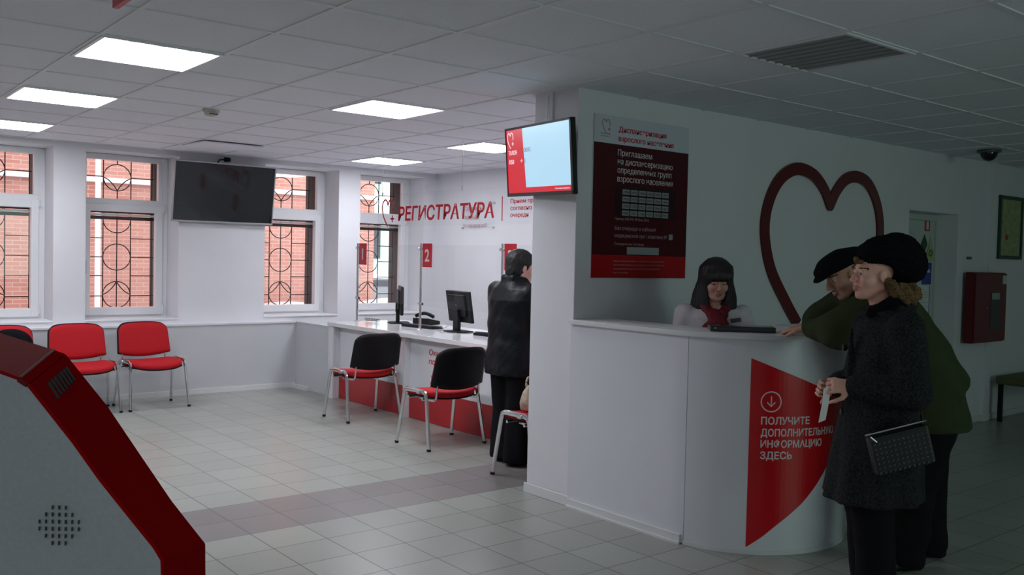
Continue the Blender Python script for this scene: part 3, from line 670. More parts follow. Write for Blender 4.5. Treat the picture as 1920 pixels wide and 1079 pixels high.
# ---- things on the counter
def monitor(loc, rz, label, tilt=0):
    t = thing('computer_monitor', label, 'monitor', loc, rz)      # local: +x = back of the screen
    R = Matrix.Rotation(math.radians(tilt), 3, 'Y')
    obj('monitor_stand', MB().prism([(-.10, -.11), (.10, -.11), (.12, 0), (.10, .11), (-.10, .11)], lambda x, y: (x, y, 0), lambda x, y: (x, y, .012)).box(.0, .035, -.045, .045, .012, .18), M['blackpl'], t, world=False, bevel=.003)
    obj('monitor_back', MB().obox((-.01, 0, .235), (.014, .215, .145), R).obox((.012, 0, .245), (.014, .15, .10), R).obox((.030, 0, .16), (.010, .05, .05), R), M['greypl'] if False else M['blackpl'], t, world=False, bevel=.006)
    obj('monitor_screen', MB().obox((-.026, 0, .235), (.002, .202, .132), R), M['blackgl'], t, world=False)
    lg = text_mb('hp', .022, lambda a, b, dd: (.0265 + dd, -.02 + a, .245 + b), .0, None, .001)
    obj('maker_mark', lg, M['tvsilver'], t, world=False)
    return t
monitor((4.97, 8.00, .775), math.radians(152), 'thin black monitor seen edge-on near post 1')
monitor((4.90, 6.86, .775), math.radians(174), 'black monitor seen from behind beside post 2', 9)
def keyboard(loc, rz, label):
    t = thing('keyboard', label, 'keyboard', loc, rz)
    obj('keyboard_body', MB().prism([(-.075, 0), (.075, 0), (.075, .012), (-.075, .026)], lambda x, z: (x, -.225, z), lambda x, z: (x, .225, z)), M['blackpl'], t, world=False, bevel=.003)
    ks = MB()
    for r in range(5):
        for c in range(17): ks.obox((.052 - r * .027 + .002, -.205 + c * .0255, .020 + r * .0026), (.011, .0105, .004), Matrix.Identity(3))
    obj('keys', ks, M['greypl'], t, world=False)
    return t
keyboard((4.87, 7.42, .775), math.radians(8), 'black keyboard lying on the worktop beside post 2')
keyboard((4.92, 6.30, .775), math.radians(8), 'black keyboard beside the monitor near the person in leather')
t = thing('desk_telephone', 'black desk telephone with coiled cable behind the edge-on monitor', 'telephone', (5.13, 7.74, .775), math.radians(20))
obj('phone_body', MB().prism([(-.10, 0), (.10, 0), (.10, .035), (-.10, .07)], lambda x, z: (x, -.10, z), lambda x, z: (x, .10, z)), M['blackpl'], t, world=False, bevel=.006)
hsb = [(-.03, y_, .085 + .03 * math.cos(y_ * 15)) for y_ in [-.11 + .022 * i for i in range(11)]]
obj('handset', MB().tube(hsb, .018, 10), M['blackpl'], t, world=False, smooth=True)
kk = MB()
for r in range(4):
    for c in range(3): kk.box(.01 + r * .02, .024 + r * .02, -.03 + c * .025, -.012 + c * .025, .048 - r * .004, .056 - r * .004)
obj('keys', kk, M['greypl'], t, world=False)
pts = [(4.80 + .014 * math.cos(i * .9) + .0005 * i, 8.40 - .004 * i, .795 + .012 * math.sin(i * .9)) for i in range(60)]
tag(obj('cable', MB().tube(pts, .003, 6), M['blackpl'], smooth=True), 'coiled black cable lying behind post 1 on the worktop', 'cable')
tag(obj('cable', MB().tube(catmull([(4.80, 6.86, .84), (4.77, 6.93, .80), (4.72, 6.90, .78), (4.70, 6.80, .779), (4.78, 6.70, .779)], 6), .003, 6), M['tvsilver'], smooth=True), 'thin grey cable looping from the monitor beside post 2', 'cable')
tag(obj('computer_mouse', MB().lathe((4.78, 6.02, .776), [(.035, 0), (.036, .012), (.028, .024), (.01, .030)], 16), M['blackpl'], smooth=True), 'black mouse on the worktop near the keyboard by post 3', 'mouse')
tag(obj('paper_stack', MB().box(4.98, 5.19, 6.72, 7.02, .7755, .779), M['paper']), 'white papers lying behind the monitor beside post 2', 'paper')

# ================================================================== chairs
def make_chair(label, back_black):
    t = thing('office_chair', label, 'chair')
    # local: faces +y
    def pad(w, dp, th, sag, n=14, sup=3.2, front_drop=0):
        mb = MB(); rings = []
        prof = [(0.90, -th / 2), (.97, -th * .42), (1.0, -th * .15), (1.0, th * .15), (.97, th * .36), (.90, th / 2), (.6, th * .58), (.3, th * .6)]
        m = 48
        for s, z in prof:
            ring = []
            for j in range(m):
                a = 2 * PI * j / m; cx = abs(math.cos(a)) ** (2 / sup) * math.copysign(1, math.cos(a)); cy = abs(math.sin(a)) ** (2 / sup) * math.copysign(1, math.sin(a))
                x, y = cx * w / 2 * s, cy * dp / 2 * s
                zz = z + sag * ((2 * x / w) ** 2) - front_drop * max(0, y / dp) ** 2 * 4
                ring.append(len(mb.v)); mb.v.append((x, y, zz))
            rings.append(ring)
        for a, b in zip(rings, rings[1:]):
            for j in range(m): mb.f.append([a[j], a[(j + 1) % m], b[(j + 1) % m], b[j]]); mb.m.append(0)
        mb.f.append(rings[0][::-1]); mb.f.append(rings[-1]); mb.m += [0, 0]
        return mb
    s = pad(.50, .42, .05, .022, front_drop=.018)
    s.v = [(x, y + .015, z + .405) for x, y, z in s.v]
    obj('seat', s, M['redfab'], t, world=False, smooth='auto')
    su = pad(.498, .418, .014, .022, front_drop=.018); su.v = [(x, y + .015, z + .377) for x, y, z in su.v]
    obj('seat_pan', su, M['blackpl'], t, world=False, smooth='auto')
    # backrest: front pad and rear shell, curved, lower edge bowed down
    def back(off, th, shrink, m):
        mb = MB(); N, K = 20, 10
        def pt(u, v, d_):      # u -1..1, v 0..1
            w = .245 - .012 * v - shrink; cr = .06
            x = u * w * (1 - .10 * max(0, v - .82) ** 1.2 * 3); 
            zlo = .455 + .035 * u * u + shrink; zhi = .775 - .030 * abs(u) ** 4 - shrink
            z = zlo + (zhi - zlo) * v
            y = -.205 - .075 * (z - .45) / .33 + .035 * u * u * 1.2 + d_
            return (x, y, z)
        for side in (0, 1):
            for i in range(N + 1):
                for j in range(K + 1):
                    u, v = -1 + 2 * i / N, j / K; e = min(1, (1 - abs(u)) * 6) * min(1, min(v, 1 - v) * 6 + .0)
                    bul = th / 2 * (.35 + .65 * math.sqrt(max(0, e)))
                    mb.v.append(pt(u, v, off + (bul if side else -bul)))
        W = K + 1; S = (N + 1) * W
        for i in range(N):
            for j in range(K):
                a = i * W + j; mb.f.append([a, a + W, a + W + 1, a + 1]); mb.f.append([S + a, S + a + 1, S + a + W + 1, S + a + W]); mb.m += [0, 0]
        rim = [i * W for i in range(N + 1)] + [N * W + j for j in range(1, W)] + [i * W + K for i in range(N - 1, -1, -1)] + [j for j in range(K - 1, 0, -1)]
        for a, b in zip(rim, rim[1:] + rim[:1]): mb.f.append([a, b, S + b, S + a]); mb.m.append(0)
        return mb
    # corner rounding comes from a bevelled outline
    fr = obj('backrest', back(.012, .034, .010 if back_black else .004, 0), M['redfab'], t, world=False, smooth=True)
    rs = obj('back_shell', back(-.013, .022 if not back_black else .030, -.004 if not back_black else -.006, 0), M['blackpl'], t, world=False, smooth=True)
    for o_ in (fr, rs):
        for v in o_.data.vertices:       # round the top corners
            x, z = abs(v.co.x), v.co.z
            cx, cz, r_ = .185, .715, .058
            if x > cx and z > cz:
                dx_, dz_ = x - cx, z - cz; 
                L1 = max(dx_ / .052, dz_ / .052); L2 = math.hypot(dx_ / .052, dz_ / .052)
                if L2 > 0: k_ = L1 / L2; v.co.x = math.copysign(cx + dx_ * k_, v.co.x); v.co.z = cz + dz_ * k_
    for sx in (-1, 1):
        X0, X1 = sx * .272, sx * .252
        rail = [(X1, .155, .395), (X1, .145, .425), (X1, .12, .437), (X1, -.09, .437), (X1, -.12, .425), (X1, -.135, .395)]
        obj('side_rail', MB().tube([Vector(p) for p in rail], .0180, 10, flat=.62, up=(1, 0, 0)), M['chrome'], t, world=False, smooth='auto')
        for (yt, ybm) in ((.155, .215), (-.135, -.205)):
            lg = obj('leg', MB().tube([(X1, yt, .395), (X0, ybm, .012)], .0180, 10, flat=.62, up=(1, 0, 0)), M['chrome'], t, world=False, smooth='auto')
            obj('foot_cap', MB().tube([(X0, ybm, .018), (X0 + sx * .001, ybm * 1.003, 0)], .0195, 10, flat=.72, up=(1, 0, 0)), M['blackpl'], lg, world=False)
        obj('back_bracket', MB().tube(catmull([(sx * .205, .02, .378), (sx * .205, -.15, .375), (sx * .205, -.188, .392), (sx * .204, -.198, .43), (sx * .200, -.197, .50)], 5), .013, 8, flat=.5, up=(1, 0, 0)), M['chrome'], t, world=False, smooth=True)
        obj('coupling', MB().obox((sx * .262, -.05, .43), (.012, .02, .012), Matrix.Identity(3)), M['chrome'], t, world=False, bevel=.003)
    obj('crossbar', MB().cyl((-.25, .10, .375), (.25, .10, .375), .010, 10), M['chrome'], t, world=False)
    obj('crossbar', MB().cyl((-.25, -.08, .375), (.25, -.08, .375), .010, 10), M['chrome'], t, world=False)
    return t
# red chairs against the radiator boxing face -y
c0 = make_chair('red upholstered chair on the right of the waiting row under the window', False)
c0['group'] = 'red waiting chairs'
def put(o, x, y, deg): o.matrix_basis = Matrix.Translation((x, y, 0)) @ Matrix.Rotation(math.radians(deg), 4, 'Z')
put(c0, 2.745, 8.78, 180 + 4)
c1 = dup(c0, (2.135, 8.76, 0), PI, 'red upholstered chair in the middle of the waiting row, partly behind the kiosk')
c2 = dup(c0, (1.535, 8.76, 0), PI, 'red upholstered chair at the left photo edge behind the kiosk')
a0 = make_chair('black-backed chair with red seat nearest the windows at the counter', True); a0['group'] = 'chairs at the registry counter'
put(a0, 4.130, 7.24, 2)
a1 = dup(a0, (4.07, 5.90, 0), math.radians(3), 'black-backed chair with red seat in front of the lettered counter panel')
a2 = dup(a0, (4.045, 4.635, 0), 0, 'chair with red seat half hidden by the column, holding a beige handbag')
# red swivel chair behind the counter: only its round back top shows
t = thing('clerk_chair', 'red chair back showing just above the worktop beside the person in leather', 'chair', (5.75, 6.85, 0))
obj('backrest', MB().tube([(5.70, 6.85, .62), (5.74, 6.85, .90)], .04, 20).lathe((0, 0, 0), [(.001, 0), (.001, .001)], 3), M['redfab'], t) if False else None
bk = MB()
for i in range(13):
    pass
rings = []
N = 16
for k in range(9):
    zz = .56 + .32 * k / 8; hwid = .20 * math.sqrt(max(.02, 1 - ((k / 8 - .45) / .56) ** 4)); ring = []
    for j in range(N):
        a = 2 * PI * j / N; ring.append(len(bk.v)); bk.v.append((5.72 + .03 * math.cos(a), 6.85 + hwid * math.sin(a), zz))
    rings.append(ring)
for a, b in zip(rings, rings[1:]):
    for j in range(N): bk.f.append([a[j], a[(j + 1) % N], b[(j + 1) % N], b[j]]); bk.m.append(0)
bk.f.append(rings[0][::-1]); bk.f.append(rings[-1]); bk.m += [0, 0]
obj('backrest', bk, M['redfab'], t, smooth=True)
obj('seat', MB().lathe((5.98, 6.85, .42), [(.20, 0), (.23, .02), (.23, .05), (.20, .07)], 28), M['redfab'], t, smooth='auto')
obj('chair_column', MB().cyl((5.98, 6.85, .06), (5.98, 6.85, .42), .025, 14).cyl((5.93, 6.85, .40), (5.72, 6.85, .41), .012, 8).cyl((5.72, 6.85, .41), (5.70, 6.85, .62), .012, 8), M['blackpl'], t)
for k in range(5):
    a = 2 * PI * k / 5; obj('caster_arm', MB().tube([(5.98, 6.85, .07), (5.98 + .27 * math.cos(a), 6.85 + .27 * math.sin(a), .04)], .016, 8).lathe((5.98 + .27 * math.cos(a), 6.85 + .27 * math.sin(a), 0), [(.015, 0), (.024, .015), (.015, .04)], 10), M['blackpl'], t)

# bench at the far right
t = thing('bench', 'low olive padded bench against the dark wall at the right edge', 'bench', (9.75, 3.62, 0))
obj('bench_seat', MB().box(9.13, 10.4, 3.50, 3.90, .36, .44), M['bench'], t, bevel=.02)
for xx in (9.17, 10.34):
    for yy in (3.53, 3.86): obj('leg', MB().box(xx - .018, xx + .018, yy - .018, yy + .018, 0, .36), M['blackpl'], t)
obj('stretcher', MB().box(9.19, 10.3, 3.52, 3.54, .30, .325), M['steel'], t)

# fire hose cabinet, frame, wall switch
t = thing('fire_cabinet', 'dark red fire hose cabinet on the wall right of the door', 'fire cabinet', (8.87, YP - .1, .79))
fx0, fx1, fz0, fz1, fy = 8.54, 9.20, .775, 1.432, YP - .11
obj('cabinet_body', MB().box(fx0, fx1, fy, YP - .036, fz0, fz1), M['firered'], t, bevel=.003)
dr = obj('cabinet_door', MB().box(fx0 + .01, 9.19, fy - .018, fy - .001, fz0 + .01, fz1 - .01), M['firered'], t, bevel=.002)
obj('door_window', MB().box(8.86, 9.06, fy - .020, fy - .018, fz0 + .12, 1.25), M['blackgl'], dr)
obj('door_label', MB().box(8.88, 9.04, fy - .022, fy - .020, 1.18, 1.24), M['cell'], dr)
obj('white_sticker', MB().box(9.10, 9.188, fy - .020, fy - .018, 1.325, 1.405), M['doorp'], dr)
obj('door_lock', MB().cyl((8.77, fy - .018, 1.10), (8.77, fy - .028, 1.10), .008, 12), M['chrome'], dr)
t = thing('framed_certificate', 'tall dark-framed yellowish certificate on the wall above the fire cabinet', 'picture frame', (9.5, YP - .02, 1.56))
obj('frame', MB().box(9.24, 9.76, YP - .025, YP, 2.15, 2.185).box(9.24, 9.76, YP - .025, YP, 1.565, 1.60).box(9.24, 9.275, YP - .025, YP, 1.60, 2.15).box(9.725, 9.76, YP - .025, YP, 1.60, 2.15), M['greenframe'], t, bevel=.002)
obj('certificate', MB().box(9.275, 9.725, YP - .012, YP - .002, 1.60, 2.15), M['diploma'], t)
obj('seal', MB().cyl((9.42, YP - .012, 1.78), (9.42, YP - .014, 1.78), .03, 16), M['posterred'], t)
tag(obj('light_switch', MB().box(8.62, 8.70, YP - .012, YP, 1.55, 1.575), M['greypl'], bevel=.002), 'tiny grey wall switch between the door and the certificate', 'switch')

# ================================================================== reception desk
CX, CY, RD, XF = 4.235, 3.19, .577, 3.658
def desk_pt(s, z, d=0.0):
    """s: arc length from the start of the curve (negative = flat part); d outward"""
    if s < 0: return (XF - d, CY - s, z)
    th = PI + s / RD; r = RD + d
    return (CX + r * math.cos(th), CY + r * math.sin(th), z)
S0, SE = -(YP - CY - .001), RD * PI
def band(s0, s1, z0, z1, d0, d1, step=.04, mb=None):
    mb = mb or MB(); n = max(1, int(abs(s1 - s0) / step)); ss = sorted(set([s0 + (s1 - s0) * i / n for i in range(n + 1)] + ([0.0] if s0 < 0 < s1 else [])))
    b = len(mb.v)
    for s in ss:
        for (z, d_) in ((z0, d0), (z1, d0), (z1, d1), (z0, d1)): mb.v.append(desk_pt(s, z, d_))
    for i in range(len(ss) - 1):
        for j in range(4): a = b + 4 * i + j; a2 = b + 4 * i + (j + 1) % 4; mb.f.append([a, a2, a2 + 4, a + 4]); mb.m.append(0)
    e = b + 4 * (len(ss) - 1); mb.f.append([b, b + 1, b + 2, b + 3]); mb.f.append([e + 3, e + 2, e + 1, e]); mb.m += [0, 0]
    return mb
t = thing('reception_desk', 'white curved reception desk with a red vinyl wedge on its front', 'reception desk', (4.2, 3.2, 0))
obj('flat_panel', band(S0, .100, .004, 1.085, -.02, 0), M['board'], t, smooth='auto')
cp = obj('curved_panel', band(.103, SE, .004, 1.085, -.02, 0), M['board'], t, smooth='auto')
obj('top_ledge', band(S0, SE, 1.086, 1.112, -.30, .020), M['white'], t, smooth='auto')
obj('ledge_edging', band(S0, SE, 1.089, 1.109, .020, .022), M['plinth'], t, smooth='auto')
obj('plinth_strip', join(band(S0 + .01, .085, .0, .050, .001, .013), band(S0 + .01, .085, .0, .012, .013, .022)), M['plinth'], t, smooth='auto')
obj('curved_plinth', band(.10, SE, .0, .022, .0005, .006), M['plinth'], t, smooth='auto')
obj('inner_worktop', MB().box(XF + .03, 4.75, CY - .05, YP - .005, .74, .765), M['board'], t)
# red wedge
def wedge_z(s):
    top = .993 - (.993 - .823) * (s - .425) / (.868 - .425)
    bot = np.interp(s, [.425, .50, .564, .64, .72, .80, .887, .95, 1.0, 1.04], [.035, .088, .142, .200, .262, .340, .437, .54, .65, .752])
    return top, bot
wg = MB(); ns = 26
for i in range(ns + 1):
    s = .425 + (1.04 - .425) * i / ns; a, b = wedge_z(s); b = min(b, a - .003)
    for z in (b, a):
        for d_ in (.0005, .0016): wg.v.append(desk_pt(s, z, d_))
for i in range(ns):
    a = 4 * i
    for q in ((0, 1, 5, 4), (1, 3, 7, 5), (3, 2, 6, 7), (2, 0, 4, 6)): wg.f.append([a + k for k in q]); wg.m.append(0)
wg.f.append([0, 2, 3, 1]); wg.f.append([4 * ns, 4 * ns + 1, 4 * ns + 3, 4 * ns + 2]); wg.m += [0, 0]
vw = obj('red_wedge', wg, M['deskred'], t)
def fd(s0, z0): return lambda a, b, dd: desk_pt(s0 + a, z0 + b, .0017 + dd)
for txt, z, w in (('ПОЛУЧИТЕ', .662, .262), ('ДОПОЛНИТЕЛЬНУЮ', .602, .445), ('ИНФОРМАЦИЮ', .545, .350), ('ЗДЕСЬ', .487, .165)):
    obj('lettering', text_mb(txt, .037, fd(.482, z), .03, w, .0008, slices=.012), M['textwhite'], vw)
cc = arc(.530, .776, .050, 0, 360, 40)[:-1]
ic = join(ribbon(cc, .006, fd(0, 0), .0008, closed=True), ribbon([(.530, .803), (.530, .755)], .006, fd(0, 0), .0008), ribbon([(.510, .773), (.530, .752), (.550, .773)], .006, fd(0, 0), .0008))
obj('arrow_badge', ic, M['textwhite'], vw)

t = thing('flat_device', 'flat black device lying on the reception desk ledge before the receptionist', 'electronics', (4.0, 3.0, 1.112), 0)
# local: long side
p0, p1 = Vector((3.765, 3.02, 0)), Vector((3.985, 2.80, 0)); u_ = (p1 - p0).normalized(); v_ = Vector((-u_.y, u_.x, 0)); v_ = v_ if v_.y > 0 else -v_
Rd = Matrix((u_, v_, Vector((0, 0, 1)))).transposed(); cd = (p0 + p1) / 2 + v_ * .06 + Vector((0, 0, 1.127))
obj('device_body', MB().obox(cd, ((p1 - p0).length / 2 + .01, .07, .0145), Rd), M['blackgl'], t, bevel=.005)
obj('indicator_light', MB().obox(cd + Rd @ Vector((-.14, -.0705, .004)), (.003, .001, .003), Rd), M['textwhite'], t)
bt = MB()
for k in range(9): bt.obox(cd + Rd @ Vector((-.13 + k * .014, -.055, .0155)), (.004, .006, .0015), Rd)
obj('buttons', bt, M['greypl'], t)

# ================================================================== ticket kiosk in the foreground
near = [(.180, 1.455, 1.322), (.238, 1.407, 1.297), (.26, 1.389, 1.287), (.269, 1.381, 1.28), (.317, 1.339, 1.203), (.345, 1.315, 1.153), (.379, 1.285, 1.099), (.402, 1.265, 1.063), (.41, 1.258, 1.045), (.411, 1.256, 1.0), (.411, 1.256, 0.001)]
far = [(.225, 1.745, 1.352), (.285, 1.691, 1.324), (.354, 1.635, 1.298), (.368, 1.623, 1.292), (.413, 1.545, 1.213), (.45, 1.486, 1.136), (.479, 1.435, 1.075), (.499, 1.405, 1.04), (.509, 1.370, 1.019), (.509, 1.367, .955), (.509, 1.367, .001)]
leftn, leftf = (-.10, 1.68, None), (-.02, 1.93, None)
t = thing('ticket_kiosk', 'grey and red ticket kiosk in the left foreground, cut by the photo edge', 'kiosk', (.2, 1.5, 0))
ln = [Vector((-.12, 1.695, 1.455)), Vector((-.12, 1.695, .001))]; lf = [Vector((-.03, 1.94, 1.475)), Vector((-.03, 1.94, .001))]
Nn = [ln[0]] + [Vector(p) for p in near] + [ln[1]]; Ff = [lf[0]] + [Vector(p) for p in far] + [lf[1]]
out = (Vector((.41, 1.258, 0)) - Vector((.509, 1.37, 0))).normalized() * 0 + Vector((-F_.x, -F_.y, 0)).normalized()
side = MB(); side.poly(Nn[1:-1][::1] + [ln[1], ln[0]]); obj('side_panel', side, M['kioskgrey'], t)
# give the grey side some thickness
solid = t.children[0].modifiers.new('solid', 'SOLIDIFY'); solid.thickness = .006; solid.offset = 0
sf = MB(); sf.poly([Vector(p) for p in far] + [lf[1], lf[0]]); o = obj('side_panel', sf, M['kioskgrey'], t)
def strip(i0, i1, lift=.0):
    mb = MB(); b = 0
    for i in range(i0, i1 + 1): mb.v += [tuple(Nn[i] + out * lift), tuple(Ff[i])]
    k = i1 - i0
    for i in range(k): mb.f.append([2 * i, 2 * i + 1, 2 * i + 3, 2 * i + 2]); mb.m.append(0)
    return mb
def shell(name, i0, i1, m, th=.005):
    o = obj(name, strip(i0, i1, .003), m, t); s_ = o.modifiers.new('solid', 'SOLIDIFY'); s_.thickness = th; s_.offset = 0
    b_ = o.modifiers.new('bevel', 'BEVEL'); b_.width = .001; b_.segments = 2; b_.limit_method = 'ANGLE'
    return o
top = shell('top_cover', 0, 3, M['kiosktop']); fcv = shell('front_cover', 3, 12, M['kioskred']) if False else shell('front_cover', 4, 11, M['kioskred'])
seam = obj('cover_lip', MB().tube([Nn[3] + out * .004 + Vector((0, 0, .002)), Ff[3] + Vector((-.0, 0, .002))], .0025, 8).tube([Nn[3] + out * .006, Nn[4] + out * .006], .003, 8), mat('kiosk_dark_red', (.12, .003, .005), .7, spec=.2), t)
mid = shell('cover_corner', 3, 4, M['kioskred'])
bs = obj('base_panel', MB().poly([Nn[-1], Ff[-1], Ff[-2], Nn[-2]]), M['kioskgrey'], t)
bk_ = obj('back_panel', MB().poly([ln[0], lf[0], lf[1], ln[1]]), M['kioskgrey'], t)
# vent slots on the red cover
vs = MB()
for k in range(7):
    f_ = .24 + k * .085
    a = (Nn[4].lerp(Nn[5], .15)).lerp(Ff[4].lerp(Ff[5], .15), f_); b = (Nn[4].lerp(Nn[5], .42)).lerp(Ff[4].lerp(Ff[5], .36), f_ - .035)
    nrm = (Nn[5] - Nn[4]).cross(Ff[4] - Nn[4]).normalized(); nrm = nrm if nrm.z > 0 else -nrm
    vs.tube([a + nrm * .0045, b + nrm * .0045], .0026, 6)
obj('vent_slot', vs, M['slot'], fcv)
# speaker slots on the grey side: the plane of the side panel
Pn = Vector((.303, 1.347, 0)); ed = Vector((R_.x, R_.y, 0)).normalized()
rows = [(0, (3,)), ]
pat = {0: (2, 3, 4), 1: (1, 2, 3, 4, 5) , 2: (0, 1, 2, 3, 4, 5, 6)}
cols = {-3: (0, 1), -2: (-1, 0, 1, 2), -1: (-2, -1, 0, 1, 2, 3), 0: (-2, -1, 0, 1, 2, 3), 1: (-2, -1, 0, 1, 2, 3), 2: (-1, 0, 1, 2), 3: (0, 1)}
sp_ = MB(); cpt = Vector((.303, 1.347, 1.0905))
for cx_, rr in cols.items():
    for rz_ in rr:
        p = cpt + ed * (cx_ * .0089) + Vector((0, 0, (rz_ - .5) * .0098)) + out * .007 + Vector((0, 0, cx_ * -.0))
        Rk = Matrix((ed, out, Vector((0, 0, 1)))).transposed()
        sp_.obox(p, (.0008, .0015, .0025), Rk)
obj('speaker_slot', sp_, M['slot'], t)

# ================================================================== outside
tag(obj('snow_ground', MB().box(-30, 60, 10.2, 90, -1.2, -.9), M['snow']), 'snow-white ground outside the windows', 'ground'); COL.objects['snow_ground']['kind'] = 'structure'
t = thing('brick_building', 'red brick building close outside the left windows', 'building', (2, 16, -.9))
obj('brick_wall', MB().box(-12, 8.44, 14.5, 20, -.9, 9), M['brick'], t)
obj('cornice', MB().box(-12, 8.46, 14.42, 14.5, 2.46, 2.53), M['pipe'], t)
obj('cornice', MB().box(-12, 8.46, 14.44, 14.5, 3.9, 4.05), M['pipe'], t)
tag(obj('downpipe', MB().cyl((3.68, 14.30, -.9), (3.68, 14.30, 8), .04, 12), M['pipe']), 'white downpipe on the brick building behind the second window', 'downpipe')
bank = MB(); nx = 60
xsb = [-6 + 15 * i / nx for i in range(nx + 1)]
for i, xx in enumerate(xsb):
    hgt = np.interp(xx, [-6, 4.5, 5.5, 9], [-.2, .0, .55, .62]) + .04 * math.sin(xx * 3.1)
    for (yy, zz) in ((13.0, -.9), (13.3, hgt - .3), (13.7, hgt), (14.24, hgt + .05), (14.24, -.9)): bank.v.append((xx, yy, zz))
for i in range(nx):
    for j in range(5): a = 5 * i + j; b = 5 * i + (j + 1) % 5; bank.f.append([a, b, b + 5, a + 5]); bank.m.append(0)
bank.f.append(list(range(5))); bank.f.append([5 * nx + j for j in range(5)][::-1]); bank.m += [0, 0]
tag(obj('snow_bank', bank, M['snow'], smooth=True), 'heap of snow along the foot of the brick building', 'snow')
t = thing('pale_building', 'pale green and white building far outside the corner window', 'building', (38, 62, -.9))
obj('building_wall', MB().box(24, 60, 60, 70, -.9, 14), M['mint'], t)
obj('wall_band', MB().box(24, 60, 59.8, 60, 5.2, 6.0), M['pipe'], t)
for k in range(5):
    for z in (1.2, 6.8): wq = obj('window', MB().box(27 + 6 * k, 29.4 + 6 * k, 59.85, 60, z, z + 2.6), M['carglass'], t)
t = thing('parked_car', 'snow-covered grey car parked outside the corner window', 'car', (21.4, 36.6, -.9), math.radians(-15))
prof = [(-2.1, .3), (2.1, .3), (2.15, .75), (1.3, .9), (.7, 1.3), (-1.2, 1.32), (-1.9, .95), (-2.15, .8)]
obj('car_body', MB().prism(prof, lambda x, z: (x, -.85, z), lambda x, z: (x, .85, z)), M['car'], t, world=False, bevel=.08)
obj('car_window', MB().prism([(-1.5, .95), (1.1, .95), (.62, 1.24), (-1.1, 1.25)], lambda x, z: (x, -.87, z), lambda x, z: (x, .87, z)), M['carglass'], t, world=False)
obj('snow_cover', MB().prism([(-1.95, .98), (-1.2, 1.33), (.7, 1.31), (1.3, .92), (2.15, .77), (2.0, .86), (1.3, 1.03), (.7, 1.45), (-1.2, 1.48), (-2.0, 1.1)], lambda x, z: (x, -.8, z), lambda x, z: (x, .8, z)), M['snow'], t, world=False)
for xx in (-1.35, 1.35):
    for yy in (-.8, .8): obj('wheel', MB().tube([(xx, yy - .1, .32), (xx, yy + .1, .32)], .32, 18), M['blackpl'], t, world=False)

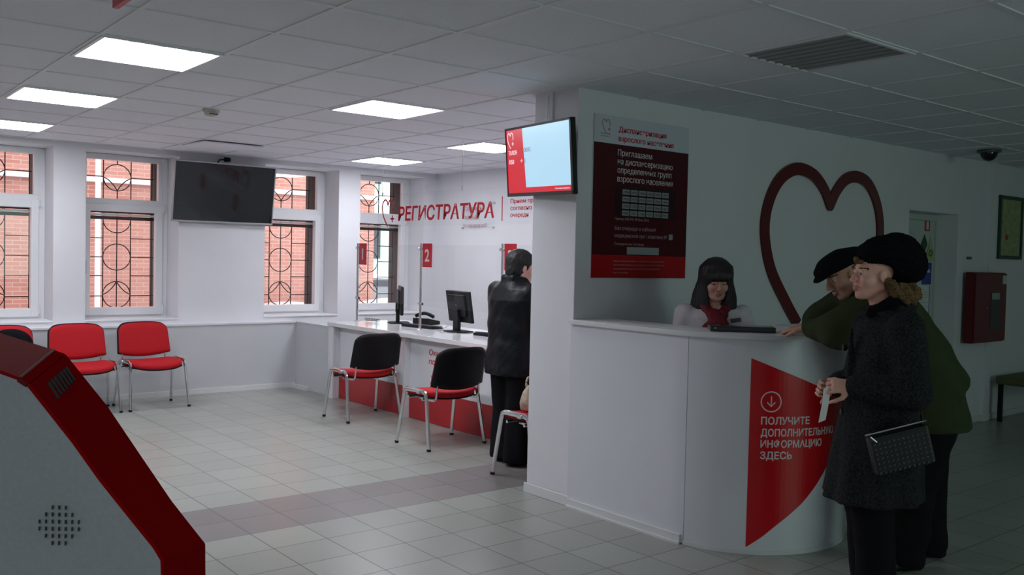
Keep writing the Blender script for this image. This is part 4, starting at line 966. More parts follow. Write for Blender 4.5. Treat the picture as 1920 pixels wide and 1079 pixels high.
#PEOPLE
# ================================================================== people: smooth implicit surfaces meshed by surface nets
class SDF:
    def __init__(s, lo, hi, h):
        s.lo = np.array(lo, float); s.h = h; s.n = np.ceil((np.array(hi, float) - s.lo) / h).astype(int) + 1
        s.f = np.full(s.n, 1.0, np.float32)
    def block(s, lo, hi):
        a = np.maximum(0, np.floor((np.array(lo) - s.lo) / s.h).astype(int)); b = np.minimum(s.n, np.ceil((np.array(hi) - s.lo) / s.h).astype(int) + 1)
        b = np.maximum(a, b)
        ax = [(s.lo[i] + s.h * np.arange(a[i], b[i])).astype(np.float32) for i in range(3)]
        return (slice(a[0], b[0]), slice(a[1], b[1]), slice(a[2], b[2])), np.stack(np.meshgrid(*ax, indexing='ij'), -1)
    def put(s, fn, lo, hi, k=.02, cut=False):
        m = 3 * s.h + k; sl, P = s.block(np.array(lo) - m, np.array(hi) + m)
        if P.size == 0: return s
        d = fn(P).astype(np.float32); f = s.f[sl]
        if cut:
            b = -d
            if k > 0: h_ = np.clip(.5 - .5 * (f - b) / k, 0, 1); s.f[sl] = f + (b - f) * h_ + k * h_ * (1 - h_)
            else: s.f[sl] = np.maximum(f, b)
        elif k > 0:
            h_ = np.clip(.5 + .5 * (f - d) / k, 0, 1); s.f[sl] = f + (d - f) * h_ - k * h_ * (1 - h_)
        else: s.f[sl] = np.minimum(f, d)
        return s
    def cap(s, a, b, ra, rb=None, k=.02, cut=False, flat=None):
        """tapered capsule; flat=(axis vector, factor) squeezes it across that axis"""
        rb = ra if rb is None else rb; a, b = np.array(a, float), np.array(b, float); R = max(ra, rb)
        ab = b - a; L2 = max(ab @ ab, 1e-9)
        def fn(P):
            q = P - a; t = np.clip((q @ ab) / L2, 0, 1); v = q - t[..., None] * ab
            if flat is not None:
                ax = np.array(flat[0], float); ax /= np.linalg.norm(ax); c = v @ ax; v = v + (c * (1 / flat[1] - 1))[..., None] * ax
            return (np.sqrt((v ** 2).sum(-1)) - (ra + (rb - ra) * t)) * (flat[1] if flat is not None and flat[1] < 1 else 1)
        return s.put(fn, np.minimum(a, b) - R * 1.3, np.maximum(a, b) + R * 1.3, k, cut)
    def chain(s, pts, rs, k=.02, flat=None):
        for i in range(len(pts) - 1): s.cap(pts[i], pts[i + 1], rs[i], rs[i + 1], k, flat=flat)
        return s
    def ell(s, c, r, k=.02, cut=False, rot=None):
        c, r = np.array(c, float), np.array(r, float); Rm = np.eye(3) if rot is None else np.array(rot)
        def fn(P):
            q = (P - c) @ Rm; k0 = np.sqrt(((q / r) ** 2).sum(-1)); k1 = np.sqrt(((q / r ** 2) ** 2).sum(-1)); return k0 * (k0 - 1) / np.maximum(k1, 1e-6)
        return s.put(fn, c - r.max() * 1.05, c + r.max() * 1.05, k, cut)
    def loft(s, secs, k=.02, o=(0, 0, 0), rot=None, sq=2.0, cut=False):
        """stack of ellipses: (z, cx, cy, rx, ry) in the frame rot (columns = axes) at o"""
        S = np.array(secs, float); Rm = np.eye(3) if rot is None else np.array(rot); o = np.array(o, float)
        def fn(P):
            q = (P - o) @ Rm; z = q[..., 2]; I = [np.interp(z, S[:, 0], S[:, j]) for j in (1, 2, 3, 4)]
            x, y = (q[..., 0] - I[0]) / I[2], (q[..., 1] - I[1]) / I[3]
            rad = (np.abs(x) ** sq + np.abs(y) ** sq) ** (1 / sq); d = (rad - 1) * np.minimum(I[2], I[3])
            return np.maximum(d, np.maximum(S[0, 0] - z, z - S[-1, 0]))
        R = max(S[:, 3].max() + abs(S[:, 1]).max(), S[:, 4].max() + abs(S[:, 2]).max())
        c = [np.array([x, y, z]) @ Rm.T + o for x in (-R, R) for y in (-R, R) for z in (S[0, 0], S[-1, 0])]
        return s.put(fn, np.min(c, 0), np.max(c, 0), k, cut)
    def ripple(s, fn): s.f += fn(s.block(s.lo, s.lo + s.h * s.n)[1][:s.n[0], :s.n[1], :s.n[2]]).astype(np.float32); return s
    def mesh(s, name):
        f = s.f; f[0], f[-1], f[:, 0], f[:, -1], f[:, :, 0], f[:, :, -1] = 1, 1, 1, 1, 1, 1
        ins = f < 0; n = s.n
        c = np.zeros(n - 1, np.int8)
        for i in (0, 1):
            for j in (0, 1):
                for k in (0, 1): c += ins[i:n[0] - 1 + i, j:n[1] - 1 + j, k:n[2] - 1 + k]
        act = np.argwhere((c > 0) & (c < 8)); idx = -np.ones(n - 1, np.int32); idx[tuple(act.T)] = np.arange(len(act))
        acc = np.zeros((len(act), 3)); cnt = np.zeros(len(act))
        cor = [(i, j, k) for i in (0, 1) for j in (0, 1) for k in (0, 1)]
        for p in cor:
            for ax in range(3):
                if p[ax]: continue
                q = list(p); q[ax] = 1
                A_ = act + p; B_ = act + q; fa = f[tuple(A_.T)]; fb = f[tuple(B_.T)]; m = (fa < 0) != (fb < 0)
                t = np.where(m, fa / np.where(m, fa - fb, 1), 0); w = np.tile(np.array(p, float), (len(act), 1)); w[:, ax] = t
                acc[m] += w[m]; cnt[m] += 1
        V = s.lo + s.h * (act + acc / np.maximum(cnt, 1)[:, None])
        Q = []
        for ax in range(3):
            sl0 = [slice(1, -1)] * 3; sl0[ax] = slice(0, -1); sl1 = [slice(1, -1)] * 3; sl1[ax] = slice(1, None)
            a = ins[tuple(sl0)]; b = ins[tuple(sl1)]; e = np.argwhere(a != b); off = np.array([1, 1, 1]); off[ax] = 0; flip = a[tuple(e.T)]; e = e + off
            u, v = (ax + 1) % 3, (ax + 2) % 3; du = np.eye(3, dtype=int)[u]; dv = np.eye(3, dtype=int)[v]
            q = np.stack([idx[tuple((e - du - dv).T)], idx[tuple((e - dv).T)], idx[tuple(e.T)], idx[tuple((e - du).T)]], 1)
            q[~flip] = q[~flip][:, ::-1]; Q.append(q)
        Q = np.concatenate(Q); Q = Q[(Q >= 0).all(1)]
        me = bpy.data.meshes.new(name); me.vertices.add(len(V)); me.vertices.foreach_set('co', V.astype(np.float32).ravel())
        me.loops.add(len(Q) * 4); me.loops.foreach_set('vertex_index', Q.astype(np.int32).ravel())
        me.polygons.add(len(Q)); me.polygons.foreach_set('loop_start', np.arange(0, len(Q) * 4, 4, dtype=np.int32))
        me.update(calc_edges=True); me.validate(); return me
def rip(amp, freq, dirs, seed=0):
    rs = np.random.RandomState(seed); D = rs.normal(size=(dirs, 3)); D /= np.linalg.norm(D, axis=1)[:, None]; ph = rs.uniform(0, 6.28, dirs)
    return lambda P: sum(amp / dirs * np.sin(P @ (D[i] * freq * (0.7 + .6 * i / dirs)) + ph[i] + 1.5 * np.sin(P @ (D[i - 1] * freq * .5))) for i in range(dirs))
def folds(amp, freq, cx=0, cy=0, z0=0, z1=1, tw=2.0):
    """soft vertical cloth folds, growing from z1 down to z0"""
    def fn(P):
        a = np.arctan2(P[..., 1] - cy, P[..., 0] - cx); g = np.clip((z1 - P[..., 2]) / (z1 - z0), 0, 1)
        return amp * g * np.sin(a * freq + np.sin(P[..., 2] * 9) * tw * .4)
    return fn
def rotm(yaw=0, pitch=0, roll=0):
    """x forward, y left, z up; pitch > 0 looks down"""
    return np.array(Matrix.Rotation(yaw, 3, 'Z') @ Matrix.Rotation(pitch, 3, 'Y') @ Matrix.Rotation(roll, 3, 'X'))
def head(S, C_, Rm, s=1.0, male=False, k=.012, smile=False):
    T_ = lambda p: np.array(C_) + (Rm @ np.array(p, float)) * s
    E = lambda c, r, kk=k, cut=False: S.ell(T_(c), np.array(r) * s, kk * s, cut, Rm)
    Cp = lambda a, b, ra, rb=None, kk=k, cut=False: S.cap(T_(a), T_(b), ra * s, (rb or ra) * s, kk * s, cut)
    E((-.014, 0, .036), (.094, .074, .080)); E((.022, 0, -.028), (.062, .058, .078), .02)
    E((.048, 0, -.078), (.034, .036, .030), .02); E((.066, 0, -.096), (.020, .020, .016), .014)
    for y in (-1, 1):
        Cp((-.005, .060 * y, -.055), (.050, .026 * y, -.092), .016, .013, .02)
        E((.056, .036 * y, -.030), (.026, .024, .024), .02)
    Cp((.080, -.030, .022), (.080, .030, .022), .010 if male else .007, None, .014)
    for y in (-1, 1): E((.092, .031 * y, .002), (.013, .018, .011), .008, True)
    for y in (-1, 1): E((.074, .031 * y, .001), (.012, .013, .0115), .001)
    for y in (-1, 1): Cp((.080, .019 * y, .0085), (.078, .044 * y, .006), .0042, .0035, .003)
    w = 1.25 if male else 1.0
    Cp((.086, 0, .010), (.108, 0, -.026), .0065 * w, .010 * w, .010); E((.108, 0, -.030), (.011 * w, .010 * w, .009), .006)
    for y in (-1, 1): E((.098, .011 * y, -.034), (.010, .0075 * w, .0075), .005)
    Cp((.090, -.018, -.0585 + (.003 if smile else 0)), (.096, 0, -.056), .0045, .0058, .005); Cp((.096, 0, -.056), (.090, .018, -.0585 + (.003 if smile else 0)), .0058, .0045, .005)
    Cp((.088, -.016, -.068), (.093, 0, -.070), .005, .0068, .005); Cp((.093, 0, -.070), (.088, .016, -.068), .0068, .005, .005)
    Cp((.100, -.020, -.0632), (.100, .020, -.0632), .0022, None, .002, True)
    for y in (-1, 1):
        E((-.004, .074 * y, -.006), (.019, .008, .031), .006); E((.001, .084 * y, -.002), (.009, .005, .017), .004, True)
    return T_
def hand(S, W, d, n, side, curl=.5, s=1.0, spread=.10, k=.006):
    """W wrist, d towards the fingers, n out of the back of the hand, side = +1 if the thumb points along d x n"""
    d = np.array(d, float); d /= np.linalg.norm(d); n = np.array(n, float); n -= (n @ d) * d; n /= np.linalg.norm(n); t = np.cross(d, n) * side; W = np.array(W, float)
    S.cap(W, W + d * .03 * s, .025 * s, .027 * s, .015, flat=(n, .72))
    for u in (-.027, -.009, .009, .027): S.cap(W + d * .015 * s + t * u * .55 * s, W + d * .082 * s + t * u * s, .014 * s, .0115 * s, .012, flat=(n, .8))
    for i, (u, L) in enumerate(((.030, .070), (.0105, .078), (-.0095, .073), (-.0285, .058))):
        p = W + d * .084 * s + t * u * s; a = curl * .45; c = curl * (1 + .08 * i); dirv = d + t * (u / .03) * spread
        for j, (fl, r) in enumerate(((.44, .0092), (.32, .0085), (.27, .0078))):
            ang = a + c * j * .85; q = p + (dirv / np.linalg.norm(dirv) * math.cos(ang) - n * math.sin(ang)) * L * fl * s
            S.cap(p, q, r * s, (r - .0006) * s, .0035); p = q
    b = W + d * .022 * s + t * .024 * s; m = b + (d * .60 + t * .70 - n * .25) * .042 * s; e = m + (d * .85 + t * .28 - n * (.25 + .35 * curl)) * .033 * s; e2 = e + (d * .9 + t * .05 - n * (.2 + .6 * curl)) * .024 * s
    S.cap(b, m, .0145 * s, .0110 * s, .010); S.cap(m, e, .0108 * s, .0092 * s, .004); S.cap(e, e2, .0092 * s, .0080 * s, .004)
def shoe(S, ank, yaw, L=.26):
    c, sn = math.cos(yaw), math.sin(yaw); f = lambda x, y, z: (ank[0] + x * c - y * sn, ank[1] + x * sn + y * c, z)
    S.cap(f(-.05, 0, .035), f(.03, 0, .04), .036, .040, .02, flat=((0, 0, 1), .95)); S.cap(f(.03, 0, .036), f(L - .095, 0, .026), .040, .026, .02, flat=((0, 0, 1), .9))
    S.cap(f(L * .35, 0, .022), f(L - .11, 0, .022), .043, .037, .02, flat=((0, 0, 1), .5)); S.cap(f(-.02, 0, .05), f(-.025, 0, .11), .040, .044, .02)
    S.put(lambda P: P[..., 2] - .004, (ank[0] - .2, ank[1] - .2, -.05), (ank[0] + .3, ank[1] + .2, 0.0), 0, True)
def place(name, S, m, root, matfn=None):
    me = S.mesh(name); ms = m if isinstance(m, (list, tuple)) else [m]
    o = link(name, me, ms, root, world=False, smooth=True)
    sm = o.modifiers.new('smooth', 'SMOOTH'); sm.factor = .5; sm.iterations = 2
    if matfn is not None:
        n = len(me.polygons); c = np.empty(n * 3, np.float32); me.polygons.foreach_get('center', c); me.polygons.foreach_set('material_index', matfn(c.reshape(-1, 3)).astype(np.int32))
    return o
def facemat(C_, Rm, s=1.0, down=False):
    """0 skin, 1 lips, 2 eye white, 3 iris, 4 brow"""
    def fn(c):
        q = (c - np.array(C_)) @ Rm / s; out = np.zeros(len(c), int)
        lip = (np.abs(q[:, 1]) < .021) & (q[:, 0] > .082) & (q[:, 2] < -.0515 - np.abs(q[:, 1]) * .18) & (q[:, 2] > -.0765 + np.abs(q[:, 1]) * .35); out[lip] = 1
        for y in (-.031, .031):
            r = np.sqrt(((q[:, 1] - y) / .0145) ** 2 + ((q[:, 2] + .0005) / .0055) ** 2); 
            if not down: out[(r < 1) & (q[:, 0] > .07)] = 2
            r = np.sqrt(((q[:, 1] - y) / (.0145 if down else .0055)) ** 2 + ((q[:, 2] + (.004 if down else .0005)) / (.0026 if down else .0058)) ** 2); out[(r < 1) & (q[:, 0] > .07)] = 3
            b = (np.abs(q[:, 1] - y * 1.06) < .020) & (np.abs(q[:, 2] - .0245 + np.abs(np.abs(q[:, 1]) - .028) * .12) < .0032) & (q[:, 0] > .055); out[b] = 4
        return out
    return fn
FM = lambda sk: [M[sk], M['lip'], M['eyewhite'], M['iris'], M['brow']]
def person_root(label, x, y, fx, fy, z=0): return thing('person', label, 'person', (x, y, z), math.atan2(fy, fx))
def legs(S, hip, kn, an, r=(.085, .060, .042)):
    for h_, k_, a_ in zip(hip, kn, an): S.cap(h_, k_, r[0], r[1], .03); S.cap(k_, a_, r[1], r[2], .02); S.cap(a_, (a_[0] + .02, a_[1], .05), .036, .03, .02)

# ---- woman in grey tweed coat with black knitted hat (nearest, seen from her left)
def build_tweed_woman():
    rt = person_root('person in long dark grey tweed coat and black knitted hat standing side-on', 3.668, 2.052, -.79, .61)
    rt.matrix_basis = rt.matrix_basis @ Matrix.Diagonal((.955, .955, .995, 1))
    HC = np.array((.030, 0, 1.440)); HR = rotm(.16, -.02)
    hip = [(.0, .085, .82), (-.0, -.085, .82)]; kn = [(.035, .085, .44), (.0, -.085, .44)]; an = [(.0, .085, .08), (-.04, -.09, .08)]
    shL, elL, wrL = (-.045, .175, 1.215), (-.060, .235, .965), (.172, .165, .975)
    shR, elR, wrR = (-.03, -.175, 1.215), (-.03, -.225, .95), (.15, -.08, .95)
    S = SDF((-.26, -.33, 0), (.36, .33, 1.60), .005)
    head(S, HC, HR, .97); S.cap(HC + HR @ (-.020, 0, -.05), (-.03, 0, 1.26), .050, .055, .02)
    S.loft([(.78, 0, 0, .10, .15), (.95, 0, 0, .085, .13), (1.12, -.01, 0, .10, .15), (1.25, -.03, 0, .07, .13), (1.30, -.03, 0, .04, .05)], .03)
    for a, b, c in ((shL, elL, wrL), (shR, elR, wrR)): S.chain([a, b, c], [.045, .036, .024], .02)
    hand(S, wrL, (.95, -.15, .05), (0.15, .85, .45), -1, 1.25, .92); hand(S, wrR, (.95, .2, .0), (.1, -.9, .4), 1, 1.2, .92)
    legs(S, hip, kn, an)
    place('body', S, FM('skin'), rt, facemat(HC, HR, .97))
    # coat
    S = SDF((-.34, -.36, .30), (.34, .36, 1.42), .0075)
    S.loft([(.40, .010, 0, .212, .232), (.55, .0, 0, .195, .222), (.70, -.01, 0, .180, .205), (.88, -.02, 0, .155, .185), (1.02, -.025, 0, .150, .190), (1.15, -.045, 0, .148, .195), (1.24, -.055, 0, .120, .165), (1.31, -.045, 0, .085, .10)], .02, sq=2.3)
    for a, b, c in ((shL, elL, wrL), (shR, elR, wrR)):
        a, b, c = map(np.array, (a, b, c)); c = c + (b - c) * .06; S.cap(a, b, .078, .070, .03); S.cap(b, c, .070, .056, .02)
    S.cap((-.10, -.06, 1.335), (-.10, .06, 1.335), .042, .042, .03); S.cap((-.09, .07, 1.325), (.045, .055, 1.265), .036, .03, .03); S.cap((-.09, -.07, 1.325), (.045, -.055, 1.265), .036, .03, .03)
    S.cap((.13, .02, 1.20), (.145, .035, .75), .012, .012, .02)
    S.ripple(folds(.011, 9, 0, 0, .35, .95)); S.ripple(rip(.006, 38, 5, 3))
    S.put(lambda P: P[..., 2] - (.480 - .04 * P[..., 0]), (-.34, -.36, .25), (.34, .36, .55), 0, True)
    ct = place('coat', S, M['tweed'], rt)
    bt = MB()
    for z in (1.12, .98, .84): obj('coat_button', MB().cyl((.128, -.035, z), (.145, -.035, z), .014, 14), M['blackgl'], ct, world=False)
    # black wool collar
    S = SDF((-.22, -.18, 1.22), (.16, .18, 1.44), .005)
    S.chain([(-.075, -.085, 1.335), (-.115, -.04, 1.345), (-.12, .03, 1.345), (-.09, .080, 1.335), (-.02, .085, 1.315), (.05, .055, 1.275)], [.030] * 6, .02); S.ripple(rip(.012, 170, 8, 5))
    place('coat_collar', S, M['knit'], rt)
    # hair bun and strands falling on the collar
    S = SDF((-.20, -.14, 1.22), (.20, .16, 1.56), .004)
    S.chain([(-.01, .078, 1.405), (-.045, .088, 1.37), (-.085, .088, 1.345), (-.12, .06, 1.35)], [.022, .034, .036, .030], .02)
    S.chain([(-.01, -.070, 1.405), (-.06, -.078, 1.36), (-.11, -.03, 1.35)], [.020, .032, .034], .02); S.cap((-.10, -.04, 1.37), (-.11, .06, 1.37), .04, .04, .03)
    S.chain([(.108, .035, 1.492), (.112, .012, 1.500), (.104, -.02, 1.502)], [.010, .013, .010], .01); S.ripple(rip(.010, 210, 8, 7))
    place('hair', S, M['hairbrown'], rt)
    # hat: a slouchy beanie, low on the brow, sagging at the back
    S = SDF((-.24, -.16, 1.34), (.20, .17, 1.64), .005)
    S.ell((-.015, .0, 1.512), (.122, .105, .088), .03, rot=rotm(0, -.15)); S.ell((-.085, 0, 1.525), (.105, .105, .088), .04, rot=rotm(0, -.5)); S.ell((-.125, 0, 1.468), (.070, .085, .065), .05)
    S.ell(HC + HR @ (.028, 0, -.022), (.093, .2, .072), .006, True, rotm(.16, .30))
    S.ripple(rip(.006, 120, 7, 9)); S.ripple(lambda P: .0022 * np.sin(np.arctan2(P[..., 1], P[..., 0] + .05) * 60))
    place('knitted_hat', S, M['knit'], rt)
    # trousers and boots
    S = SDF((-.22, -.22, .03), (.24, .22, .80), .0075)
    for h_, k_, a_ in zip(hip, kn, an): S.cap((h_[0], h_[1], .74), k_, .105, .088, .03); S.cap(k_, (a_[0], a_[1], .07), .088, .084, .02)
    S.ripple(rip(.006, 45, 5, 11)); place('trousers', S, M['trouser'], rt)
    for a_ in an:
        S = SDF((-.20, a_[1] - .09, -.01), (.26, a_[1] + .09, .20), .006); shoe(S, a_, 0, .25); place('shoe', S, M['blackpl'], rt)
    return rt, wrL
W_ROOT, W_WR = build_tweed_woman()
def wl(x, y, z, root=W_ROOT): return tuple(root.matrix_basis @ Vector((x, y, z)))
# studded bag at her hip
t = thing('studded_handbag', 'small black studded handbag with silver clasp bar hanging at the hip of the tweed coat', 'handbag', wl(.007, .275, .655), W_ROOT.rotation_euler.z)
Rb = Matrix.Rotation(math.radians(15), 3, 'Y')      # tilts in the plane of the bag
def bb(v): return Rb @ Vector(v)
obj('bag_body', MB().obox((0, 0, .085), (.122, .028, .080), Rb), M['bagblack'], t, world=False, bevel=.014)
cb_ = Vector((0, 0, .085))
fb = MB().obox(cb_ + bb((0, .031, .074)), (.118, .003, .006), Rb).obox(cb_ + bb((-.115, .031, .060)), (.006, .003, .018), Rb) if False else MB().tube([cb_ + bb((-.125, .0, .088)), cb_ + bb((-.105, .018, .094)), cb_ + bb((.105, .018, .094)), cb_ + bb((.125, .0, .088))], .004, 8)
fb.tube([cb_ + bb((.118, .034, .086)), cb_ + bb((.100, .036, .062))], .004, 8)
obj('clasp_bar', fb, M['chrome'], t, world=False, smooth='auto')
n_st = 0
stm = None
for r in range(7):
    for c in range(12):
        m = MB(); p = cb_ + bb((-.108 + c * .0195 + (.0, .0)[r % 2], .0295, .050 - r * .0195)); k0 = len(m.v)
        for (dx_, dz_) in ((-1, -1), (1, -1), (1, 1), (-1, 1)): m.v.append(tuple(Rb @ Vector((dx_ * .0042, 0, dz_ * .0042))))
        m.v.append((0, .0045, 0)); m.f = [[0, 1, 4], [1, 2, 4], [2, 3, 4], [3, 0, 4], [3, 2, 1, 0]]; m.m = [0] * 5
        if stm is None: stm = m.mesh('stud'); stm.materials.append(mat('dark_stud_metal', (.22, .24, .25), .3, metal=1))
        o = bpy.data.objects.new('stud', stm); COL.objects.link(o); o.parent = t; o.location = p
sb = [cb_ + bb((-.115, 0, .075)), (-.10, -.03, .26), (-.02, -.055, .42), (.06, -.10, .60)]
obj('shoulder_strap', MB().tube(catmull([cb_ + bb((-.112, -.01, .076)), Vector((-.10, -.045, .24)), Vector((-.095, -.050, .40)), Vector((-.08, -.085, .56))], 6), .0045, 8, flat=.5), M['bagblack'], t, world=False, smooth=True)
# white sheet in her hand
pw = MB(); wx, wy, wz = W_WR
for i in range(5):
    for x_ in (.262, .292): pw.v.append(wl(x_ + .004 * i, wy - .02 + .006 * math.sin(i), wz + .0 - i * .036 - (x_ - .265) * .4))
for i in range(4): pw.f.append([2 * i, 2 * i + 1, 2 * i + 3, 2 * i + 2]); pw.m.append(0)
o = tag(obj('paper_sheet', pw, M['paper']), 'folded white paper held in the hand of the person in the tweed coat', 'paper'); sd = o.modifiers.new('solid', 'SOLIDIFY'); sd.thickness = .002

# ---- man in green coat and flat cap leaning on the desk
def build_green_man():
    rt = person_root('person in olive green coat and black flat cap leaning on the reception desk', 4.46, 2.14, -.75, .66)
    HC = np.array((.505, .02, 1.430)); HR = rotm(.10, .50)
    tor = rotm(0, .62)      # trunk leans forward
    ho = np.array((.07, 0, .86))
    shL, elL, wrL = (.405, .205, 1.290), (.575, .160, 1.160), (.655, -.030, 1.150)
    shR, elR, wrR = (.40, -.205, 1.290), (.535, -.24, 1.180), (.60, -.20, 1.150)
    hip = [(.09, .10, .86), (.06, -.10, .86)]; kn = [(.15, .10, .46), (.02, -.11, .46)]; an = [(.19, .10, .08), (.0, -.12, .08)]
    S = SDF((-.24, -.38, 0), (.96, .38, 1.62), .006)
    head(S, HC, HR, 1.0, True); S.cap(HC + HR @ (-.030, 0, -.05), (.38, 0, 1.31), .060, .065, .02)
    S.loft([(-.05, 0, 0, .11, .16), (.20, 0, 0, .11, .16), (.42, 0, 0, .12, .18), (.56, 0, 0, .08, .17)], .03, ho, tor)
    for a, b, c in ((shL, elL, wrL), (shR, elR, wrR)): S.chain([a, b, c], [.05, .042, .029], .02)
    hand(S, wrL, (.62, -.75, -.14), (.05, -.1, 1), -1, .30, 1.0); hand(S, wrR, (.75, -.6, -.12), (.1, .1, 1), 1, .3, 1.0)
    legs(S, hip, kn, an, (.095, .065, .045))
    place('body', S, FM('skin2'), rt, facemat(HC, HR, 1.0))
    S = SDF((-.26, -.42, .58), (.82, .42, 1.48), .009)
    S.loft([(-.02, -.005, 0, .175, .225), (.15, -.01, 0, .180, .220), (.35, -.015, 0, .175, .225), (.50, -.01, 0, .145, .220), (.60, .01, 0, .10, .15)], .05, ho, tor, 2.3)
    S.loft([(.64, .085, 0, .185, .235), (.78, .092, 0, .187, .235), (.95, .13, 0, .175, .225), (1.05, .19, 0, .14, .19)], .06, sq=2.3)
    for a, b, c in ((shL, elL, wrL), (shR, elR, wrR)):
        a, b, c = map(np.array, (a, b, c)); c = c + (b - c) * .10; S.cap(a, b, .098, .088, .05); S.cap(b, c, .088, .052, .03)
    S.chain([(.38, -.07, 1.385), (.335, 0, 1.405), (.38, .075, 1.385), (.44, .07, 1.34)], [.035] * 4, .03)
    S.ripple(rip(.012, 22, 5, 21)); S.ripple(rip(.004, 60, 5, 22))
    S.put(lambda P: P[..., 2] - (.700 - .06 * (P[..., 0] + .1)), (-.40, -.42, .50), (.66, .42, .76), 0, True)
    place('coat', S, M['green'], rt)
    S = SDF((-.24, -.26, .03), (.40, .26, .84), .009)
    for h_, k_, a_ in zip(hip, kn, an): S.cap((h_[0] - .02, h_[1], .76), k_, .118, .088, .03); S.cap(k_, (a_[0], a_[1], .07), .088, .086, .03)
    S.ripple(rip(.012, 34, 6, 23)); place('trousers', S, M['trouser'], rt)
    for a_, yw in zip(an, (.15, -.2)):
        S = SDF((a_[0] - .12, a_[1] - .12, -.01), (a_[0] + .26, a_[1] + .12, .20), .006); shoe(S, a_, yw, .29); place('shoe', S, M['blackpl'], rt)
    # cap
    S = SDF((.26, -.16, 1.36), (.76, .20, 1.66), .005); Tq = lambda p: HC + HR @ np.array(p, float)
    S.ell(Tq((-.012, 0, .070)), (.118, .098, .050), .02, rot=HR @ rotm(0, -.10)); S.ell(Tq((.052, 0, .066)), (.088, .088, .034), .03, rot=HR @ rotm(0, .12))
    S.ell(Tq((.108, 0, .040)), (.052, .070, .009), .012, rot=HR @ rotm(0, .28)); S.ell(Tq((-.01, 0, -.04)), (.095, .077, .088), .004, True, HR)
    S.ripple(rip(.004, 60, 5, 24)); place('flat_cap', S, M['knit'], rt)
    S = SDF((.28, -.14, 1.30), (.66, .18, 1.60), .004)
    S.ell(Tq((-.032, 0, .012)), (.082, .079, .062), .01, rot=HR); S.ell(Tq((.075, 0, -.01)), (.085, .2, .12), .01, True, HR); S.ell(Tq((-.01, .09, -.02)), (.028, .02, .036), .004, True, HR); S.ell(Tq((-.01, -.09, -.02)), (.028, .02, .036), .004, True, HR)
    S.ripple(rip(.004, 260, 6, 25)); place('hair', S, M['hairgrey'], rt)
build_green_man()

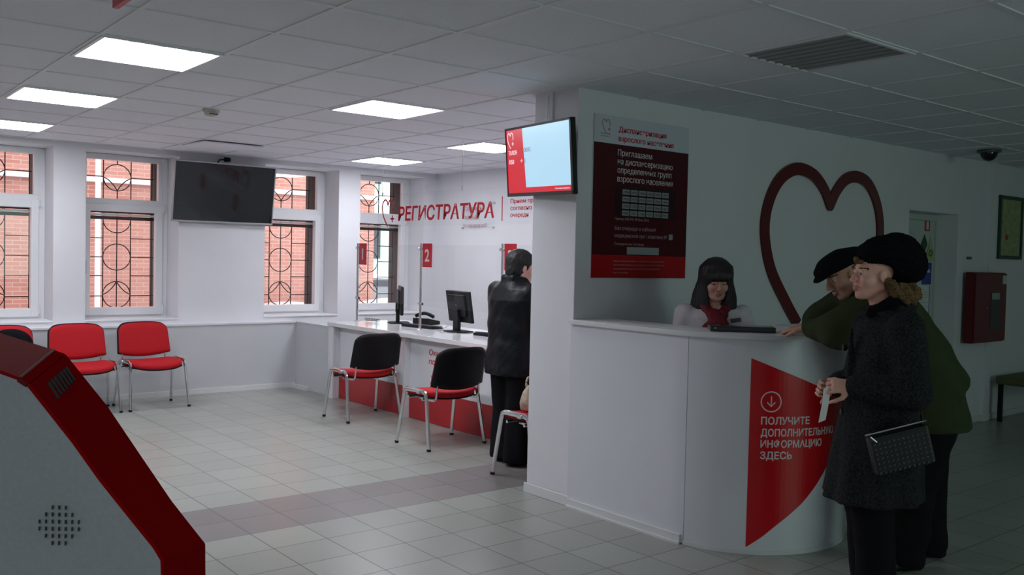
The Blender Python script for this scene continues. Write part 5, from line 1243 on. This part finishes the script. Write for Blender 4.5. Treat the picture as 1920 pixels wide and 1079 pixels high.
# ---- receptionist seated behind the desk
def build_receptionist():
    rt = person_root('person with a dark bob, white blouse and red neck scarf sitting behind the reception desk', 4.345, 3.475, -.66, -.75)
    HC = np.array((.045, 0, 1.362)); HR = rotm(.05, .22, .0)
    shL, elL, wrL = (-.01, .168, 1.155), (.03, .225, .90), (.24, .10, .80); shR, elR, wrR = (-.01, -.168, 1.155), (.03, -.225, .90), (.24, -.10, .80)
    S = SDF((-.24, -.32, 0), (.60, .32, 1.50), .0055)
    head(S, HC, HR, .98, smile=True); S.cap(HC + HR @ (-.025, 0, -.05), (-.01, 0, 1.12), .047, .052, .02)
    S.loft([(.58, -.02, 0, .12, .17), (.80, -.01, 0, .09, .13), (1.04, 0, 0, .11, .15), (1.17, -.01, 0, .07, .14), (1.22, -.01, 0, .04, .05)], .03)
    for a, b, c in ((shL, elL, wrL), (shR, elR, wrR)): S.chain([a, b, c], [.043, .035, .023], .02)
    hand(S, wrL, (.95, -.2, -.1), (0, .1, 1), -1, .4, .9); hand(S, wrR, (.95, .2, -.1), (0, -.1, 1), 1, .4, .9)
    for y in (-.09, .09): S.cap((0, y, .62), (.40, y, .62), .085, .062, .03); S.cap((.40, y, .62), (.38, y, .20), .060, .042, .02); S.cap((.38, y, .20), (.48, y, .16), .036, .03, .02)
    place('body', S, FM('skin'), rt, facemat(HC, HR, .98, True))
    S = SDF((-.26, -.34, .60), (.36, .34, 1.28), .006)
    S.loft([(.64, -.02, 0, .15, .19), (.80, -.01, 0, .125, .16), (1.02, 0, 0, .135, .178), (1.145, -.01, 0, .115, .178), (1.215, -.012, 0, .070, .095)], .02, sq=2.2)
    for a, b, c in ((shL, elL, wrL), (shR, elR, wrR)): a, b, c = map(np.array, (a, b, c)); S.cap(a, b, .066, .056, .03); S.cap(b, c, .056, .036, .02)
    S.ell((.10, 0, 1.20), (.05, .038, .080), .01, True)
    S.ripple(rip(.005, 45, 5, 31)); bl = place('blouse', S, M['blouse'], rt)
    S = SDF((-.04, -.14, .96), (.24, .14, 1.30), .004)
    S.chain([(-.01, .072, 1.225), (.055, .062, 1.205), (.105, .030, 1.165), (.130, -.015, 1.125), (.140, -.060, 1.07), (.145, -.075, 1.0)], [.022, .026, .030, .034, .038, .040], .010, flat=((1, 0, .3), .5))
    S.chain([(-.01, -.072, 1.225), (.055, -.062, 1.205), (.110, -.030, 1.165), (.138, .010, 1.130), (.150, .035, 1.08), (.152, .045, 1.0)], [.022, .026, .032, .038, .044, .048], .010, flat=((1, 0, .3), .5))
    S.ripple(rip(.004, 110, 6, 32)); place('neck_scarf', S, M['scarf'], rt)
    obj('name_badge', MB().obox((.126, .105, 1.135), (.003, .030, .012), Matrix.Rotation(.2, 3, 'X')), M['greypl'], rt, world=False)
    # bob with straight fringe
    S = SDF((-.16, -.18, 1.10), (.22, .18, 1.53), .0045); Tq = lambda p: HC + HR @ np.array(p, float)
    S.ell(Tq((-.016, 0, .045)), (.112, .096, .092), .03, rot=HR)
    S.loft([(1.135, -.025, 0, .080, .118), (1.20, -.020, 0, .098, .138), (1.28, -.010, 0, .100, .128), (1.38, .015, 0, .098, .098), (1.44, .03, 0, .088, .088)], .03)
    S.ell(Tq((.085, 0, -.065)), (.090, .056, .098), .012, True, HR); S.ell(Tq((.10, 0, -.19)), (.10, .055, .12), .012, True, HR)
    S.ell(Tq((.015, 0, -.05)), (.074, .058, .10), .004, True, HR)
    S.cap(Tq((.088, -.045, .032)), Tq((.088, .045, .032)), .018, .018, .012); S.cap(Tq((.080, -.052, .055)), Tq((.080, .052, .055)), .022, .022, .02)
    S.ripple(lambda P: .0016 * np.sin(np.arctan2(P[..., 1], P[..., 0] - .03) * 46) + .0008 * np.sin(P[..., 1] * 900))
    place('hair', S, M['hairbob'], rt)
    S = SDF((-.20, -.22, .10), (.56, .22, .74), .010)
    for y in (-.09, .09): S.cap((-.02, y, .64), (.40, y, .63), .098, .072, .03); S.cap((.40, y, .63), (.38, y, .24), .070, .055, .02)
    place('trousers', S, M['trouser'], rt)
    t = thing('desk_stool', 'tall stool behind the reception desk, hidden under the seated receptionist', 'stool', (4.345, 3.475, 0))
    obj('stool_seat', MB().lathe((4.345, 3.475, .47), [(.17, 0), (.19, .02), (.19, .05), (.16, .065)], 28), M['blackpl'], t, smooth='auto')
    obj('stool_column', MB().cyl((4.345, 3.475, .02), (4.345, 3.475, .47), .025, 14).lathe((4.345, 3.475, 0), [(.20, 0), (.20, .012), (.03, .03)], 28), M['chrome'], t, smooth='auto')
build_receptionist()

# ---- person in black leather jacket at window 3, seen from behind
def build_leather():
    rt = person_root('person in black leather jacket seen from behind at counter window 3', 4.105, 5.06, .93, .02)
    HC = np.array((.055, 0, 1.400)); HR = rotm(-.35, .12)
    shL, elL, wrL = (-.01, .185, 1.22), (.06, .255, .97), (.24, .16, .86); shR, elR, wrR = (-.01, -.185, 1.22), (.06, -.25, .97), (.24, -.14, .86)
    hip = [(.0, .09, .82), (0, -.09, .82)]; kn = [(.02, .09, .45), (.0, -.09, .45)]; an = [(-.0, .09, .08), (-.03, -.09, .08)]
    S = SDF((-.24, -.34, 0), (.42, .34, 1.56), .006)
    head(S, HC, HR, .98); S.cap(HC + HR @ (-.02, 0, -.05), (.0, 0, 1.24), .052, .06, .02)
    S.loft([(.78, 0, 0, .11, .16), (.95, 0, 0, .10, .14), (1.12, 0, 0, .11, .16), (1.24, 0, 0, .08, .15), (1.30, 0, 0, .04, .05)], .03)
    for a, b, c in ((shL, elL, wrL), (shR, elR, wrR)): S.chain([a, b, c], [.047, .038, .025], .02)
    hand(S, wrL, (.9, -.3, -.25), (0, .3, 1), -1, .5, .92); hand(S, wrR, (.9, .3, -.25), (0, -.3, 1), 1, .5, .92)
    legs(S, hip, kn, an); place('body', S, FM('skin'), rt, facemat(HC, HR, .98))
    S = SDF((-.30, -.38, .58), (.34, .38, 1.40), .0075)
    S.loft([(.60, .0, 0, .175, .235), (.75, .0, 0, .165, .225), (.90, .0, 0, .150, .205), (1.05, .0, 0, .150, .215), (1.17, -.01, 0, .145, .222), (1.25, -.01, 0, .115, .185), (1.32, .0, 0, .075, .085)], .02, sq=2.4)
    for a, b, c in ((shL, elL, wrL), (shR, elR, wrR)): a, b, c = map(np.array, (a, b, c)); c = c + (b - c) * .05; S.cap(a, b, .080, .070, .04); S.cap(b, c, .070, .050, .03)
    S.chain([(.03, -.075, 1.31), (-.055, -.045, 1.325), (-.055, .045, 1.325), (.03, .075, 1.31)], [.024] * 4, .02)
    S.ripple(folds(.006, 7, 0, 0, .6, 1.1)); S.ripple(rip(.009, 26, 6, 41)); S.ripple(rip(.003, 80, 5, 42))
    S.put(lambda P: P[..., 2] - .640, (-.34, -.40, .5), (.40, .40, .70), 0, True)
    place('leather_jacket', S, M['leather'], rt)
    S = SDF((-.22, -.24, .02), (.24, .24, .80), .009)
    for h_, k_, a_ in zip(hip, kn, an): S.cap((h_[0], h_[1], .74), k_, .125, .100, .03); S.cap(k_, (a_[0], a_[1], .06), .100, .098, .03)
    S.ripple(rip(.008, 34, 6, 43)); S.ripple(folds(.006, 8, 0, 0, .05, .6)); place('trousers', S, M['trouser'], rt)
    for a_ in an:
        S = SDF((-.16, a_[1] - .09, -.01), (.26, a_[1] + .09, .18), .006); shoe(S, a_, 0, .25); place('shoe', S, M['blackpl'], rt)
    S = SDF((-.14, -.16, 1.28), (.22, .16, 1.54), .0045); Tq = lambda p: HC + HR @ np.array(p, float)
    S.ell(Tq((-.020, 0, .042)), (.106, .090, .092), .02, rot=HR); S.ell(Tq((-.050, 0, -.03)), (.066, .076, .068), .03, rot=HR)
    S.ell(Tq((.098, 0, -.03)), (.075, .2, .082), .010, True, HR)
    for y in (-1, 1): S.ell(Tq((.004, .086 * y, -.016)), (.026, .020, .036), .005, True, HR)
    S.ripple(rip(.004, 200, 6, 44)); place('hair', S, M['hairblack'], rt)
build_leather()

# beige handbag on the chair beside the column, black bag on the leftmost red chair
def soft_bag(name, label, m, loc, size, rz, seed, handle=True):
    t = thing(name, label, 'bag', loc, rz); w, d_, h_ = size
    S = SDF((-w * .7, -d_ * .9, 0), (w * .7, d_ * .9, h_ * 1.15), .006)
    S.loft([(.0, 0, 0, w * .46, d_ * .46), (h_ * .3, 0, 0, w * .5, d_ * .5), (h_ * .75, 0, 0, w * .40, d_ * .34), (h_, 0, 0, w * .28, d_ * .16)], .0, sq=2.8); S.ripple(rip(.008, 50, 6, seed)); 
    S.put(lambda P: P[..., 2] - .004, (-w, -d_, -.05), (w, d_, .01), 0, True); place('bag_body', S, m, t)
    if handle: obj('bag_handle', MB().tube(catmull([(-w * .25, d_ * .1, h_ * .8), (-w * .25, d_ * .2, h_ * 1.05), (-.02, d_ * .25, h_ * 1.28), (w * .2, d_ * .2, h_ * 1.05), (w * .25, d_ * .1, h_ * .8)], 6), .008, 8), m, t, world=False, smooth=True)
    return t
soft_bag('handbag', 'beige handbag standing on the red chair beside the column', M['beige'], (3.965, 4.66, .452), (.22, .13, .17), .2, 51)
t = thing('black_bag', 'rounded black bag on the leftmost red chair behind the kiosk', 'bag', (1.545, 8.70, .452), .1)
S = SDF((-.24, -.16, 0), (.24, .16, .36), .007); S.ell((0, 0, .135), (.19, .115, .185), 0); S.ell((-.02, 0, .07), (.19, .12, .10), .05); S.ripple(rip(.008, 40, 6, 52))
S.put(lambda P: P[..., 2] - .004, (-.3, -.2, -.05), (.3, .2, .01), 0, True); place('bag_body', S, M['knit'], t)
